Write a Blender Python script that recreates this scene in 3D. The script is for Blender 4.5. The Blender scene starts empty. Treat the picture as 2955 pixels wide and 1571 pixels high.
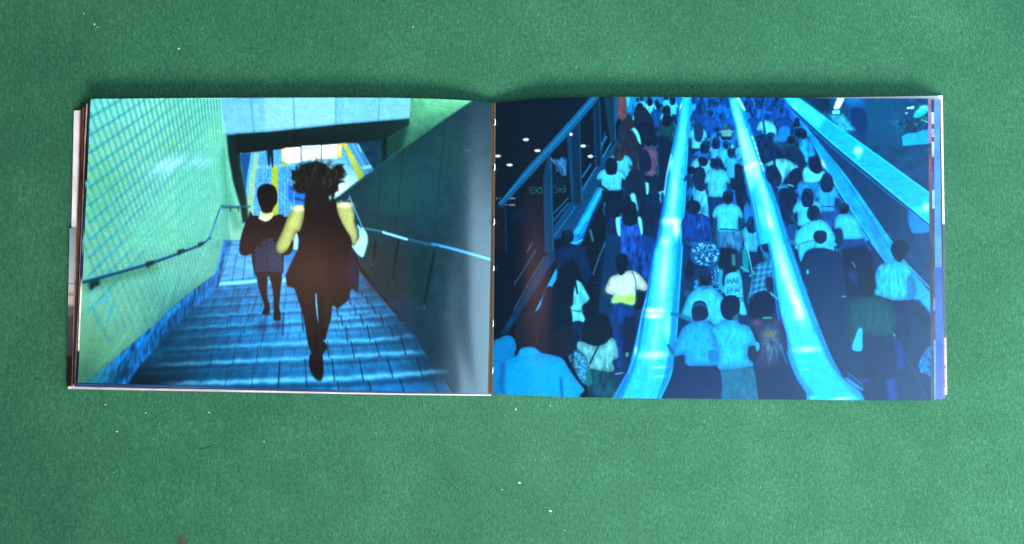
import bpy, bmesh, math, random
import numpy as np
from mathutils import Vector, Matrix
scene = bpy.context.scene
C = scene.collection
# ------------------------------------------------------------------ camera
# hand-held phone above the table, leaning a few degrees from the reader's side
PXW, PXH, FPX = 2955, 1571, 4200.0           # photograph size and focal length in its pixels
CAM_H, TILT = 0.86, math.radians(4.0)
CAM = Vector((0, -CAM_H*math.tan(TILT), CAM_H))
cam_d = bpy.data.cameras.new("camera"); cam = bpy.data.objects.new("camera", cam_d); C.objects.link(cam)
cam_d.sensor_fit = 'HORIZONTAL'; cam_d.sensor_width = 36; cam_d.lens = 36*FPX/PXW
cam_d.clip_start = 0.01; cam_d.clip_end = 50
cam.location = CAM; cam.rotation_euler = (TILT, 0, 0); scene.camera = cam
def at(px, py, z=0.0):
    """table-plane measurement: where the photo's pixel lies at height z (metres)"""
    d = Vector(((px-PXW/2)/FPX, -(py-PXH/2)/FPX, -1.0)); d.rotate(Matrix.Rotation(TILT, 3, 'X'))
    k = (z-CAM.z)/d.z; return CAM+d*k
# ------------------------------------------------------------------ light
w = bpy.data.worlds.new("World"); scene.world = w; w.use_nodes = True
bg = w.node_tree.nodes['Background']; bg.inputs[0].default_value = (.80, .95, 1, 1); bg.inputs[1].default_value = 0.15
def area(name, loc, to, sx, sy, col, power):
    l = bpy.data.lights.new(name, 'AREA'); l.shape = 'RECTANGLE'; l.size = sx; l.size_y = sy; l.color = col; l.energy = power
    o = bpy.data.objects.new(name, l); C.objects.link(o); o.location = loc
    o.rotation_euler = (Vector(to)-Vector(loc)).to_track_quat('-Z', 'Y').to_euler(); return o
area("window_sheer", (.58, -.60, 1.30), (.52, -.52, 0), .72, 1.20, (.40, .70, 1), 7.2)
area("window_open", (1.50, -.20, 1.25), (1.05, -.12, 0), .72, 1.60, (.45, .76, 1), 50)
area("fill_right", (1.35, .0, .70), (.30, 0, 0), .6, 1.1, (.66, .86, 1), 12)  # unseen fill added to brighten the right side of the scene
area("front_fill", (.36, -.98, 1.02), (.22, .04, 0), .80, .55, (1, .97, .90), 9.8).data.spread = math.radians(58)  # added fill from the reader's side, spread narrowed into a pool at right
area("fill_warm_corner", (-.85, .80, .70), (-.42, .24, 0), .3, .3, (1, .86, .50), 2.6)  # unseen warm fill added to lighten the paper's top left corner
area("warm_reflection_panel", (-.235, .045, .80), (0, 0, 0), .06, .20, (1, .48, .30), .13)  # unseen panel added for the photographer's brown reflection in the glossy pages
scene.view_settings.view_transform = 'Standard'; scene.view_settings.look = 'None'
scene.view_settings.exposure = 0; scene.view_settings.gamma = 1
# ---------------------------------------------------------------- flat print
# The two printed photographs are drawn stroke by stroke with numpy.
import numpy as np, math
RG = {1:(180,260,.3357),2:(780,260,.3357),3:(180,700,.3357),4:(780,700,.3357),
      5:(1400,260,.3358),6:(2060,260,.3358),7:(1400,700,.3503),8:(2060,700,.3503),0:(0,0,1.0)}
def interp_curve(pts, x):
    p = np.array(pts, float); x = np.asarray(x, float)
    # monotone smooth interpolation of the measured edge points (cosine-free cubic Hermite)
    n = len(p); d = np.diff(p[:,1])/np.diff(p[:,0]); m = np.zeros(n); m[0] = d[0]; m[-1] = d[-1]
    m[1:-1] = (d[1:]+d[:-1])/2
    i = np.clip(np.searchsorted(p[:,0], x)-1, 0, n-2); h = p[i+1,0]-p[i,0]; t = (x-p[i,0])/h
    return ((2*t**3-3*t**2+1)*p[i,1]+(t**3-2*t**2+t)*h*m[i]+(-2*t**3+3*t**2)*p[i+1,1]+(t**3-t**2)*h*m[i+1])
LT = [(0,286),(.445,282.5),(.79,284),(.94,291),(1,298)]     # top edge of the left page: (s, y)
LB = [(0,1104.5),(.515,1122),(.8,1131),(1,1136)]
RT = [(0,298),(.04,291.5),(.11,284),(.245,280.5),(.5,282),(1,285)]
RB = [(0,1136),(.07,1141),(.2,1147),(.52,1152),(1,1157)]
LX = (262,1426,225,1417); RX = (1431,2678,1423,2687)         # x of top left, top right, bottom left, bottom right
def page_xy(side, s, t):
    T, B, X = (LT, LB, LX) if side == 'L' else (RT, RB, RX)
    yt = interp_curve(T, s); yb = interp_curve(B, s)
    xt = X[0]+(X[1]-X[0])*s; xb = X[2]+(X[3]-X[2])*s
    return xt+(xb-xt)*t, yt+(yb-yt)*t
def blur(a, rx, ry, n=2):
    for _ in range(n):
        for ax, r in ((1, rx), (0, ry)):
            if r < 1: continue
            k = 2*r+1; p = [(0,0),(0,0)]; p[ax] = (r+1, r)
            c = np.cumsum(np.pad(a, p, mode='reflect'), axis=ax)
            a = (c[k:] - c[:-k])/k if ax == 0 else (c[:, k:] - c[:, :-k])/k
    return a
def nz(a): a = a-a.mean(); return a/(a.std()+1e-9)
class Canvas:
    def __init__(self, side, W, H, seed):
        self.W, self.H = W, H; self.rng = np.random.default_rng(seed)
        s = (np.arange(W)+.5)/W; t = (np.arange(H)+.5)/H
        S, T = np.meshgrid(s, t); self.X, self.Y = page_xy(side, S, T)
        self.im = np.zeros((H, W, 3)); self.k = 1/(np.mean(np.diff(self.X[H//2])))
        self.xmn = self.X.min(0); self.xmx = self.X.max(0); self.ymn = self.Y.min(1); self.ymx = self.Y.max(1)
        r = lambda: self.rng.standard_normal((H, W))
        self.grain = nz(blur(r(), 1, 1, 1)); self.soft = nz(blur(r(), 6, 6)); self.big = nz(blur(r(), 22, 22))
        self.vert = nz(blur(r(), 1, 9)); self.horz = nz(blur(r(), 10, 1)); self.fold = nz(blur(r(), 2, 6))
        self.r = 1
    def R(self, r): self.r = r; return self
    def P(self, pts):
        ox, oy, k = RG[self.r]; out = []
        for p in pts:
            if len(p) == 3: a, b, c = RG[p[0]]; out.append((a+c*p[1], b+c*p[2]))
            else: out.append((ox+k*p[0], oy+k*p[1]))
        return np.array(out, float)
    def box(self, q, m):
        c = np.nonzero((self.xmx >= q[:,0].min()-m) & (self.xmn <= q[:,0].max()+m))[0]
        r = np.nonzero((self.ymx >= q[:,1].min()-m) & (self.ymn <= q[:,1].max()+m))[0]
        if len(c) == 0 or len(r) == 0: return None
        return slice(r[0], r[-1]+1), slice(c[0], c[-1]+1)
    def smooth(self, q, n=4):
        p0 = np.roll(q, 1, 0); p1 = q; p2 = np.roll(q, -1, 0); p3 = np.roll(q, -2, 0); out = []
        for t in np.arange(n)/n:
            out.append(.5*((2*p1)+(-p0+p2)*t+(2*p0-5*p1+4*p2-p3)*t*t+(-p0+3*p1-3*p2+p3)*t**3))
        return np.stack(out, 1).reshape(-1, 2)
    def sdf(self, q, b):
        X = self.X[b]; Y = self.Y[b]; d2 = np.full(X.shape, 1e12); ins = np.zeros(X.shape, bool)
        for (x0, y0), (x1, y1) in zip(q, np.roll(q, -1, 0)):
            ex, ey = x1-x0, y1-y0; L = ex*ex+ey*ey
            if L < 1e-9: continue
            t = np.clip(((X-x0)*ex+(Y-y0)*ey)/L, 0, 1)
            d2 = np.minimum(d2, (X-x0-t*ex)**2+(Y-y0-t*ey)**2)
            if y0 != y1:
                c = ((y0 <= Y) != (y1 <= Y)) & (X < x0+(Y-y0)*ex/ey); ins ^= c
        return np.where(ins, -1, 1)*np.sqrt(d2)
    def put(self, b, a, col, add=False):
        col = np.asarray(col, float)
        if col.ndim == 1: col = col[None, None, :]
        if add: self.im[b] += a[..., None]*col
        else: self.im[b] += a[..., None]*(col-self.im[b])
    def poly(self, pts, col, soft=1.6, a=1., col2=None, ax='y', sm=False, shade=0., fold=0., tex=None, ta=0.):
        q = self.P(pts)
        if sm: q = self.smooth(q)
        b = self.box(q, soft*1.5)
        if b is None: return
        d = self.sdf(q, b); al = np.clip(.5-d/(soft*1.6), 0, 1); al = al*al*(3-2*al)*a
        c = np.broadcast_to(np.array(col, float), d.shape+(3,)).copy()
        if col2 is not None:
            v = self.Y[b] if ax == 'y' else self.X[b]; i = 1 if ax == 'y' else 0
            t = np.clip((v-q[:,i].min())/(np.ptp(q[:,i])+1e-9), 0, 1)[..., None]
            c = c*(1-t)+np.array(col2, float)*t
        if shade:
            w = .22*min(np.ptp(q[:,0]), np.ptp(q[:,1]))
            e = np.clip(-d/w, 0, 1); c *= (1-shade*(1-e)**2)[..., None]
        if fold: c *= (1+fold*np.clip(self.fold[b], -2, 2))[..., None]
        if tex is not None: c *= (1+ta*np.clip(getattr(self, tex)[b], -2.5, 2.5))[..., None]
        self.put(b, al, c)
    def line(self, pts, w, col, soft=1.4, a=1., w2=None, col2=None, sm=True, a2=None):
        q = self.P(pts)
        if sm and len(q) > 2:
            e = np.vstack([2*q[0]-q[1], q, 2*q[-1]-q[-2]]); o = []
            for i in range(1, len(e)-2):
                for t in np.arange(5)/5:
                    p0, p1, p2, p3 = e[i-1:i+3]
                    o.append(.5*((2*p1)+(-p0+p2)*t+(2*p0-5*p1+4*p2-p3)*t*t+(-p0+3*p1-3*p2+p3)*t**3))
            q = np.array(o+[q[-1]])
        w2 = w if w2 is None else w2
        b = self.box(q, max(w, w2)+soft*2)
        if b is None: return
        X = self.X[b]; Y = self.Y[b]; best = np.full(X.shape, 1e9); par = np.zeros(X.shape)
        L = np.concatenate([[0], np.cumsum(np.hypot(*np.diff(q, axis=0).T))]); L /= max(L[-1], 1e-9)
        for i in range(len(q)-1):
            ex, ey = q[i+1]-q[i]; l = ex*ex+ey*ey+1e-9
            t = np.clip(((X-q[i,0])*ex+(Y-q[i,1])*ey)/l, 0, 1); u = L[i]+t*(L[i+1]-L[i])
            d = np.hypot(X-q[i,0]-t*ex, Y-q[i,1]-t*ey)-.5*(w+(w2-w)*u)
            m = d < best; best = np.where(m, d, best); par = np.where(m, u, par)
        al = np.clip(.5-best/(soft*1.6), 0, 1)*(a if a2 is None else a+(a2-a)*par)
        c = np.array(col, float)
        if col2 is not None: c = c*(1-par[..., None])+np.array(col2, float)*par[..., None]
        self.put(b, al, c)
    def ell(self, x, y, rx, ry, col, soft=1.4, a=1., ang=0., tex=None, ta=0.):
        th = np.linspace(0, 2*np.pi, 20, endpoint=False); ca, sa = math.cos(ang), math.sin(ang)
        self.poly([(x+rx*math.cos(k)*ca-ry*math.sin(k)*sa, y+rx*math.cos(k)*sa+ry*math.sin(k)*ca) for k in th], col, soft, a, tex=tex, ta=ta)
    def glow(self, x, y, rx, ry, col, a=1., ang=0., p=1.):
        c = self.P([(x, y)])[0]; k = RG[self.r][2]; rx *= k; ry *= k; m = 2.6*max(rx, ry)
        b = self.box(np.array([c-m, c+m]), 0)
        if b is None: return
        X = self.X[b]-c[0]; Y = self.Y[b]-c[1]; ca, sa = math.cos(ang), math.sin(ang)
        u = (X*ca+Y*sa)/rx; v = (-X*sa+Y*ca)/ry
        self.put(b, a*np.exp(-((u*u+v*v)**p)), col)
    def shirt(self, pts, col, **k):
        k.setdefault('shade', .34); k.setdefault('fold', .045); self.poly(pts, col, sm=True, **k)
    def hair(self, x, y, w, h, col=(3, 12, 24)):
        j = self.rng.uniform(-.09, .07, 14); th = np.linspace(0, 2*np.pi, 14, endpoint=False); e = lambda v: math.copysign(abs(v)**.82, v)
        self.poly([(x+w*(1+j[i])*e(math.cos(k))*(1-.26*max(0, math.sin(k))**2), y+h*.94*(1+j[i]*.6)*e(math.sin(k))) for i, k in enumerate(th)],
                  col, 2.0, sm=True, tex='fold', ta=.3)
        for _ in range(5):
            a = self.rng.uniform(-2.6, -.5); q = [(x+w*r*math.cos(a)*.9, y+h*r*math.sin(a)*.9) for r in (.35, .9)]
            self.line(q, 1.6, np.array(col)*1.0+np.array((6, 26, 40)), soft=2.2, a=.5)
    def person(self, hx, hy, hw, sw, sh, shirt=(60,170,215), pants=(5,25,50), ph=0, lean=0., skin=(15,45,70), hair=(3,12,24), arm=1, bag=None):
        g = self.rng; nx = hx+lean*sh*.2; ny = hy+hw*.62; m = nx+lean*sh
        if ph:
            self.poly([(m-.34*sw, ny+.93*sh), (m+.34*sw, ny+.93*sh), (m+.36*sw, ny+sh+.5*ph), (m+.26*sw, ny+sh+ph), (m+.03*sw, ny+sh+ph),
                       (m, ny+sh+.55*ph), (m-.05*sw, ny+sh+ph), (m-.27*sw, ny+sh+ph), (m-.37*sw, ny+sh+.5*ph)], pants, sm=True, shade=.3, fold=.12)
        k = RG[self.r][2]
        if arm:
            for sg in (-1, 1):
                self.line([(nx+sg*.44*sw, ny+.42*sh), (nx+sg*(.50+g.uniform(-.05,.06))*sw, ny+.7*sh), (m+sg*(.40+g.uniform(-.1,.08))*sw, ny+.98*sh)], .12*sw*k, skin, w2=.08*sw*k)
        self.line([(hx, hy+.3*hw), (nx, ny+.05*sh)], .5*hw*k, skin)
        self.shirt([(nx-.15*sw, ny-.03*sh), (nx, ny+.02*sh), (nx+.15*sw, ny-.03*sh), (nx+.41*sw, ny+.11*sh), (nx+.53*sw, ny+.40*sh), (nx+.47*sw, ny+.53*sh), (nx+.385*sw, ny+.48*sh),
                    (m+.36*sw, ny+.8*sh), (m+.34*sw, ny+sh), (m, ny+1.03*sh), (m-.34*sw, ny+sh), (m-.36*sw, ny+.8*sh), (nx-.385*sw, ny+.48*sh),
                    (nx-.47*sw, ny+.53*sh), (nx-.53*sw, ny+.40*sh), (nx-.41*sw, ny+.11*sh)], shirt)
        for _ in range(3):
            x0 = nx+g.uniform(-.25, .25)*sw
            self.line([(x0, ny+g.uniform(.2,.4)*sh), (x0+g.uniform(-.1,.1)*sw, ny+g.uniform(.7,.95)*sh)], 1.2, np.array(shirt)*.68, a=.6, soft=2)
        if bag: self.poly([(m-.2*sw, ny+.2*sh), (m+.2*sw, ny+.18*sh), (m+.24*sw, ny+.75*sh), (m-.24*sw, ny+.78*sh)], bag, sm=True, shade=.3)
        if hw > 20 and g.random() < .3: self.poly([(hx-.5*hw, hy-.1*hw), (hx+.5*hw, hy-.1*hw), (hx+.52*hw, ny+.16*sh), (hx+.1*hw, ny+.28*sh), (hx-.5*hw, ny+.2*sh)], hair, sm=True, fold=.2)
        elif hw > 20: self.line([(hx-.3*hw, hy+.42*hw), (hx+.3*hw, hy+.42*hw)], .2*hw*k, np.array(skin)*1.2+8, soft=2, a=.7)
        self.hair(hx+g.uniform(-.05,.05)*hw, hy, hw*.47, hw*g.uniform(.50,.60), hair)
        self.line([(hx-.3*hw, hy-.35*hw), (hx+.05*hw, hy-.5*hw), (hx+.3*hw, hy-.3*hw)], 1.5, (20,70,110), soft=2.5, a=.5)

def left_picture():
    c = Canvas('L', 1000, 704, 3); g = c.rng; R = c.R
    R(1)
    # tiled wall
    c.poly([(1,150,0),(1,1480,0),(1,1640,1300),(3,1500,400),(3,300,1300),(3,80,1300)], (124,202,196), col2=(94,146,118), tex='big', ta=.015)
    c.glow(1050,150,430,330,(122,204,178),.6); c.glow(300,850,260,420,(92,174,128),.6); c.glow(950,480,230,110,(112,190,140),.4,-.5)
    c.glow(330,150,240,160,(96,198,196),.5)
    for y0 in range(-60,1900,150):
        sl = .50+.00028*y0; x1 = 240+g.uniform(430,1000) if y0 > 900 else 1400
        n = [(230,y0)]+[(x, y0-sl*(x-230)*(1+.00012*(x-230))) for x in (450,650,850,1050,1250)]
        c.line(n, 6.5, (40,140,165), soft=4, a=.85, w2=2.6, a2=.4)
    x0 = -330.; sp = 66.
    while x0 < 1370:
        m = .36-(x0-245)/1100*.29; m = min(m, .41); ye = min(1370, 440+(1180-(x0+m*900))*1.33) if x0 > -60 else 1500
        xe = x0+m*(ye-80); ye = 1370-(xe-480)*1.33 if xe > 480 else 1600; ye = min(max(ye, 330), 1640)
        c.line([(x0,80),(x0+m*(ye-80)*.5,80+(ye-80)*.5+g.uniform(-3,3)),(x0+m*(ye-80), ye)], 2.2, (22,104,106), soft=2, a=1., a2=.85)
        c.line([(x0+m*(ye-80), ye),(x0+m*1500, 1580),(x0+m*2000, 2080)], 2.6, (34,122,124), soft=2.2, a=.75)
        x0 += sp; sp = max(17, sp*.965) if x0 > 150 else sp
    R(1)
    c.poly([(1180,440),(1260,300),(1370,120),(1420,600),(1560,1120),(1390,980),(1290,1250),(900,1370),(480,1370)], (108,196,166), soft=26, a=.5)
    c.glow(880,660,120,62,(186,226,236),.7,-.35); c.glow(985,610,80,40,(190,232,240),.6,-.4); c.glow(1180,620,95,55,(165,225,235),.6,-.2)
    for x in range(760,1300,23): c.line([(x,560),(x+26,740)], 1.3, (80,160,170), soft=1.6, a=.45)
    for i in range(7): c.line([(740+i*8,700+i*12),(1050+i*10,560+i*9)], 1.5, (90,175,185), soft=2, a=.35)
    for i in range(46):
        x = 900+i*10; c.line([(x,80+g.uniform(0,60)),(x+14-i*.1,260+g.uniform(0,260))],1.1,(70,150,140),a=.38)
    for i in range(34):                                     # streaks of blurred tile below the reflection line
        x = g.uniform(300,1380); y = g.uniform(700,1360); l = g.uniform(60,200)
        c.line([(x,y),(x-l*.55,y+l)], g.uniform(1.5,4), (100,205,225), soft=4, a=g.uniform(.15,.42))
    for i in range(40):
        x = g.uniform(1100,1400); y = g.uniform(430,1150); l = g.uniform(80,170)
        c.line([(x,y),(x+l*.12,y+l)], 2, (70,150,155), soft=3, a=.22)
    for y0 in range(700,2600,120):
        c.line([(230,y0),(620,y0-.75*390),(900,y0-.80*670),(1250,y0-.84*1020)], 4, (60,160,185), soft=3.5, a=.45)
    for x in range(960,1400,24): c.line([(x,500),(x+20,1000),(x+44,1350)], 1.8, (50,140,136), soft=2, a=.5)
    # wall turning dark at the column
    c.poly([(1400,390),(1412,700),(1470,960),(1545,1180),(1480,1190),(1400,1000),(1375,600)], (38,110,95), soft=22, a=.55)
    c.poly([(1408,360),(1425,560),(1470,800),(1530,1000),(1548,1140),(1605,1140),(1580,900),(1535,650),(1530,530),(1960,540),(1966,340)], (6,34,36), soft=5)
    c.line([(1505,560),(1560,900),(1600,1120)], 2, (25,70,75), a=.7)
    # beam with light panels
    c.poly([(1,1365,70),(2,300,64),(2,1215,66),(2,1196,246),(2,560,300),(2,0,360),(1,1410,385),(1,1372,200)], (104,172,200), soft=2.2, tex='soft', ta=.008)
    c.poly([(2,-50,64),(2,560,64),(2,560,300),(2,-50,362)], (130,188,206), soft=8, a=.7)
    c.poly([(1,1362,70),(1,1640,70),(1,1650,110),(1,1370,140)], (96,166,210), soft=8, a=.6)
    c.line([(1,1408,378),(2,0,352),(2,560,294),(2,1196,240)], 4, (60,120,170), soft=4, a=.8)
    for l in ([(1,1620,70),(1,1645,378)],[(2,196,64),(2,210,352)],[(2,562,64),(2,562,300)],[(2,937,66),(2,928,268)]): c.line(l, 1.6, (28,80,120), a=.85)
    R(2)
    c.poly([(-300,378),(0,360),(560,302),(1196,248),(1190,320),(1010,430),(950,470),(760,455),(620,458),(0,515),(-290,545)], (8,36,38), soft=3.5, col2=(4,18,20))
    c.line([(208,370),(214,480)], 2, (2,10,12)); c.line([(560,305),(505,460)], 2, (2,14,16), a=.8)
    # far floor
    c.poly([(1,1525,545),(2,-10,518),(2,620,458),(2,760,456),(2,960,620),(2,800,745),(2,545,940),(2,300,1000),(2,150,1090),(1,1640,1100),(1,1600,980)], (72,152,214), soft=2, tex='grain', ta=.08)
    R(1)
    c.poly([(1525,548),(1620,540),(1585,760),(1572,880)], (12,70,130), soft=4)
    c.line([(1632,545),(1590,870)], 3, (90,180,225)); c.poly([(1648,540),(1690,540),(1660,760),(1640,1070),(1590,1020),(1600,860)], (128,178,150), soft=3)
    c.poly([(1660,650),(1966,630),(1966,655),(1660,680)], (115,180,185), soft=5, a=.8)
    for x in (1700,1722,1744,1766,1880,1905,1930,1955): c.line([(x+8,540),(x-16,1070)], 1.1, (25,80,140), a=.7)
    c.poly([(1800,660),(1852,655),(1856,1085),(1806,1085)], (158,180,52), soft=2)
    for x in (1815,1830,1843): c.line([(x,665),(x+4,1080)], 1, (110,125,30), a=.7)
    c.poly([(1852,640),(1966,625),(1966,650),(1852,662)], (140,180,110), soft=4, a=.8)
    c.poly([(1757,515),(1810,515),(1814,600),(1810,672),(1799,655),(1790,560),(1782,655),(1768,640)], (8,22,40), soft=2.5)
    R(2)
    for x in (70,100,130,160): c.line([(x,650),(x+10,1080)], 1, (25,80,140), a=.65)
    c.poly([(620,600),(420,600),(600,900),(545,935),(700,830),(790,750)], (120,188,205), soft=10, a=.8)
    c.glow(640,820,100,60,(215,240,245),.95,-.6); c.glow(590,880,50,45,(220,242,245),.8); c.glow(720,770,60,30,(190,228,238),.6,-.6)
    c.poly([(612,456),(655,456),(812,742),(765,782)], (172,180,66), soft=3)
    c.poly([(655,457),(750,455),(900,690),(830,730)], (62,130,190), soft=3); c.line([(700,456),(840,720)], 2, (120,190,220), a=.8); c.line([(735,456),(860,690)], 1.5, (20,70,120))
    c.poly([(748,448),(965,420),(965,640),(890,690)], (8,38,62), soft=3, tex='soft', ta=.1); c.poly([(790,650),(868,644),(872,672),(795,682)], (150,210,232), soft=2)
    c.line([(752,470),(778,530)], 4, (130,190,215))
    # lit signs
    c.poly([(96,505),(140,496),(140,622),(98,618)], (236,178,70), soft=2); c.poly([(126,497),(260,488),(262,622),(134,628)], (246,240,238), soft=2)
    c.poly([(105,520),(130,518),(128,600),(108,600)], (250,236,205), soft=3)
    c.poly([(266,480),(436,472),(436,604),(268,610)], (226,234,238), soft=2)
    for x in range(276,430,11):
        c.line([(x,492),(x+g.uniform(-3,3),508)], 2, (70,110,130), soft=1.4, a=.85)
        c.line([(x,540+g.uniform(-6,6)),(x+2,560)], 2.2, (130,165,190), soft=2, a=.5)
    for a_,b_ in ((276,300),(318,350),(352,372),(392,430)):
        c.line([(a_,565),(a_+4,596),(b_,600)], 2.6, (90,130,160), soft=1.6, a=.75)
    c.poly([(440,474),(578,462),(576,582),(442,592)], (246,244,246), soft=2); c.poly([(572,462),(614,459),(612,580),(570,584)], (232,172,64), soft=2); c.poly([(585,475),(600,474),(599,560),(586,562)], (252,240,210), soft=2)
    for x in (264,438): c.line([(x,480),(x,612)], 2, (12,18,22))
    # upper right tiles
    c.poly([(1217,66),(1760,88),(1500,260),(1180,480),(960,640),(960,440),(1192,300)], (92,165,128), soft=2, col2=(20,62,52), tex='soft', ta=.04)
    c.glow(1450,140,230,90,(104,190,150),.6,-.25)
    for i in range(26): x = 1225+i*21; c.line([(x,70),(x-25,300+(13-i)*14)], 1.1, (40,100,80), a=.45)
    for i in range(13): y = 100+i*30; c.line([(1210,y),(1640-i*18,y+70)], 3, (60,135,95), soft=3, a=.4)
    c.poly([(955,430),(1190,290),(1130,510),(1010,600),(950,640)], (8,44,42), soft=14, a=.9); c.poly([(960,430),(1002,400),(1000,592),(955,625)], (3,16,20), soft=3)
    # dark right wall
    c.poly([(2,1745,84),(2,1960,100),(4,1960,1320),(4,1600,1320),(4,1230,800),(4,760,180),(2,560,940),(2,800,752),(2,1130,515),(2,1450,285)], (10,42,54), soft=3, tex='soft', ta=.04)
    c.glow(1150,850,380,300,(14,66,72),.8); c.glow(1500,500,250,260,(20,64,68),.5)
    c.line([(555,940),(800,750),(1130,512),(1450,282),(1745,88)], 3, (30,80,80), soft=3, a=.6)
    for l in ([(2,948,650),(2,915,1180)],[(2,1140,520),(2,1078,1230)],[(2,1500,300),(2,1400,1330)]): c.line(l, 1.6, (3,26,32), a=.75)
    c.line([(2,800,1188),(2,975,1218)], 5, (34,110,130), soft=2); c.line([(2,1165,1278),(2,1400,1335),(4,1400,14)], 5, (30,96,130), soft=3, a=.8)
    c.line([(2,970,1222),(2,1170,1282)], 7, (140,214,240), soft=2); c.line([(2,985,1218),(2,1160,1270)], 1.2, (40,110,150))
    c.line([(4,1390,10),(4,1600,60),(4,1915,152)], 6, (40,120,180), soft=2.5, col2=(96,190,250)); c.line([(4,1450,30),(4,1915,158)], 2, (60,170,240), a=.8)
    R(4)
    c.poly([(820,-10),(1400,60),(1350,560),(760,200)], (6,40,44), soft=8, a=.6)
    for l in ([(905,-20),(875,230)],[(1102,-20),(1045,330)],[(1410,80),(1320,540)]): c.line(l, 6, (3,14,18), soft=3, a=.9); 
    for p in ((878,175),(1047,335),(1323,535)): c.line([p,(p[0]-2,p[1]+26)], 2, (90,170,190), a=.8)
    # floor and stairs
    c.poly([(3,1395,-10),(3,1966,-60),(4,250,-40),(4,700,60),(4,770,250),(4,960,480),(4,1230,800),(4,1580,1310),(3,300,1310),(3,640,1080),(3,960,720),(3,1180,520),(3,1340,390)], (12,102,158), soft=3, tex='soft', ta=.06)
    R(3)
    c.poly([(1400,0),(1640,-30),(1640,300),(1345,340)], (62,142,204), soft=5, tex='horz', ta=.08)
    c.glow(1100,800,320,330,(0,62,92),.85); c.glow(900,1150,380,220,(0,36,56),.95); c.glow(650,1190,270,150,(0,20,32),.9); c.glow(1500,1150,300,140,(0,66,104),.6)
    R(4); c.glow(250,700,330,330,(44,150,214),.7); c.glow(60,300,120,220,(84,170,228),.7); c.glow(600,650,200,160,(46,152,212),.6)
    c.glow(1150,720,260,200,(10,40,62),.75,.6); c.glow(1450,1050,260,300,(6,30,44),.95,.4); c.glow(1250,1250,150,60,(20,90,150),.6)
    c.glow(950,330,160,170,(4,30,40),.85,.9)
    for i in range(120):
        x = g.uniform(3,1900); y = g.uniform(350,860); R(3 if g.random() < .5 else 4)
        if c.r == 3 and x < 1250+(420-y)*.6: continue
        if c.r == 4 and x > 700+(y-300)*.7: continue
        c.line([(x,y),(x+30,y-7),(x+70,y+4),(x+105,y-3)], 2.2, (70,165,235) if i%2 else (12,84,140), soft=2.4, a=.32)
    R(3)
    c.line([(1340,355),(1500,345),(1690,328)], 11, (112,196,214), soft=3); c.line([(4,0,335),(4,125,322)], 11, (112,196,214), soft=3)
    def tread(pts, w, a):
        q = np.array(pts, float); n = int(np.hypot(*(q[-1]-q[0]))/26)
        for i in range(n):
            t = i/n; k = t*(len(q)-1); j = min(int(k), len(q)-2); p = q[j]+(q[j+1]-q[j])*(k-j); fa = a*(1-abs(2*t-1)**3)*g.uniform(.55,1)
            c.line([(p[0]-14,p[1]+g.uniform(-3,3)),(p[0]+14,p[1]+g.uniform(-7,7))], w*g.uniform(.7,1.2), (60,172,240), soft=4.5, a=fa)
    c.r = 0
    S = lambda *l: [tuple(RG[r][k]+RG[r][2]*v for k, v in enumerate(p)) for r, *p in l]
    for pts, w, a, dk in ((S((3,870,915),(3,1966,868),(4,500,850),(4,880,838),(4,1260,795)),9,.75,.7),(S((3,690,1058),(3,1966,1000),(4,530,988),(4,1000,955),(4,1350,938)),11,.85,.8),
                      (S((3,820,1215),(3,1450,1200),(3,1966,1180),(4,560,1170),(4,1100,1138),(4,1560,1098)),14,.95,.8),(S((4,500,725),(4,960,700)),8,.6,.4),(S((4,560,620),(4,860,590)),6,.4,.3)):
        q = np.array(pts)
        c.line([tuple(v) for v in q+[0,-w*1.5]], w*.9, (0,50,82), soft=7, a=.45*dk); c.line([tuple(v) for v in q+[0,w*1.35]], w*.9, (0,38,66), soft=6, a=.85*dk)
        for i in range(len(q)-1): 
            n = max(2, int(np.hypot(*(q[i+1]-q[i]))/9)); u0 = i/(len(q)-1)
            for j in range(n):
                p = q[i]+(q[i+1]-q[i])*j/n; t = (i+j/n)/(len(q)-1); fa = a*(1-abs(2*t-1)**4)*g.uniform(.5,1)
                c.line([(p[0]-5,p[1]+g.uniform(-1,1)),(p[0]+5,p[1]+2.5*math.sin(p[0]*.09)+g.uniform(-1,1))], w*g.uniform(.6,1.0), (92,178,222), soft=3, a=fa*.8)
    c.r = 0
    for y0, w_, a_ in ((838,2.5,.5),(862,3,.6),(886,3.5,.65),(917,4.5,.7),(951,5.5,.75),(979,4,.4),(1030,4,.35),(1082,4.5,.35)):
        t_ = (y0-800)/320; xl = 620-t_*290; xr = 1030+t_*290; n = int((xr-xl)/13)
        c.line([(xl,y0+w_*1.7),(xr,y0+w_*1.7-.065*(xr-xl))], w_*1.1, (0,44,74), soft=5, a=.75*a_+.1)
        for i in range(n):
            u = i/n; x = xl+(xr-xl)*u; y = y0-.065*(xr-xl)*u+w_*.35*math.sin(x*.11)
            c.line([(x-6,y),(x+6,y-.4)], w_*g.uniform(.7,1.1), (64,164,214), soft=2.6, a=a_*(1-abs(2*u-1)**4)*g.uniform(.5,1))
        for i in range(int((xr-xl)/34)):
            x = xl+20+i*34+(y0*7)%30; dx = (x-860)*.05
            if x < xr-10: c.line([(x,y0+3-.065*(x-xl)),(x+dx,y0+26-.065*(x-xl))], 1.5, (2,34,58), soft=1.8, a=.7)
    R(3)
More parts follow.
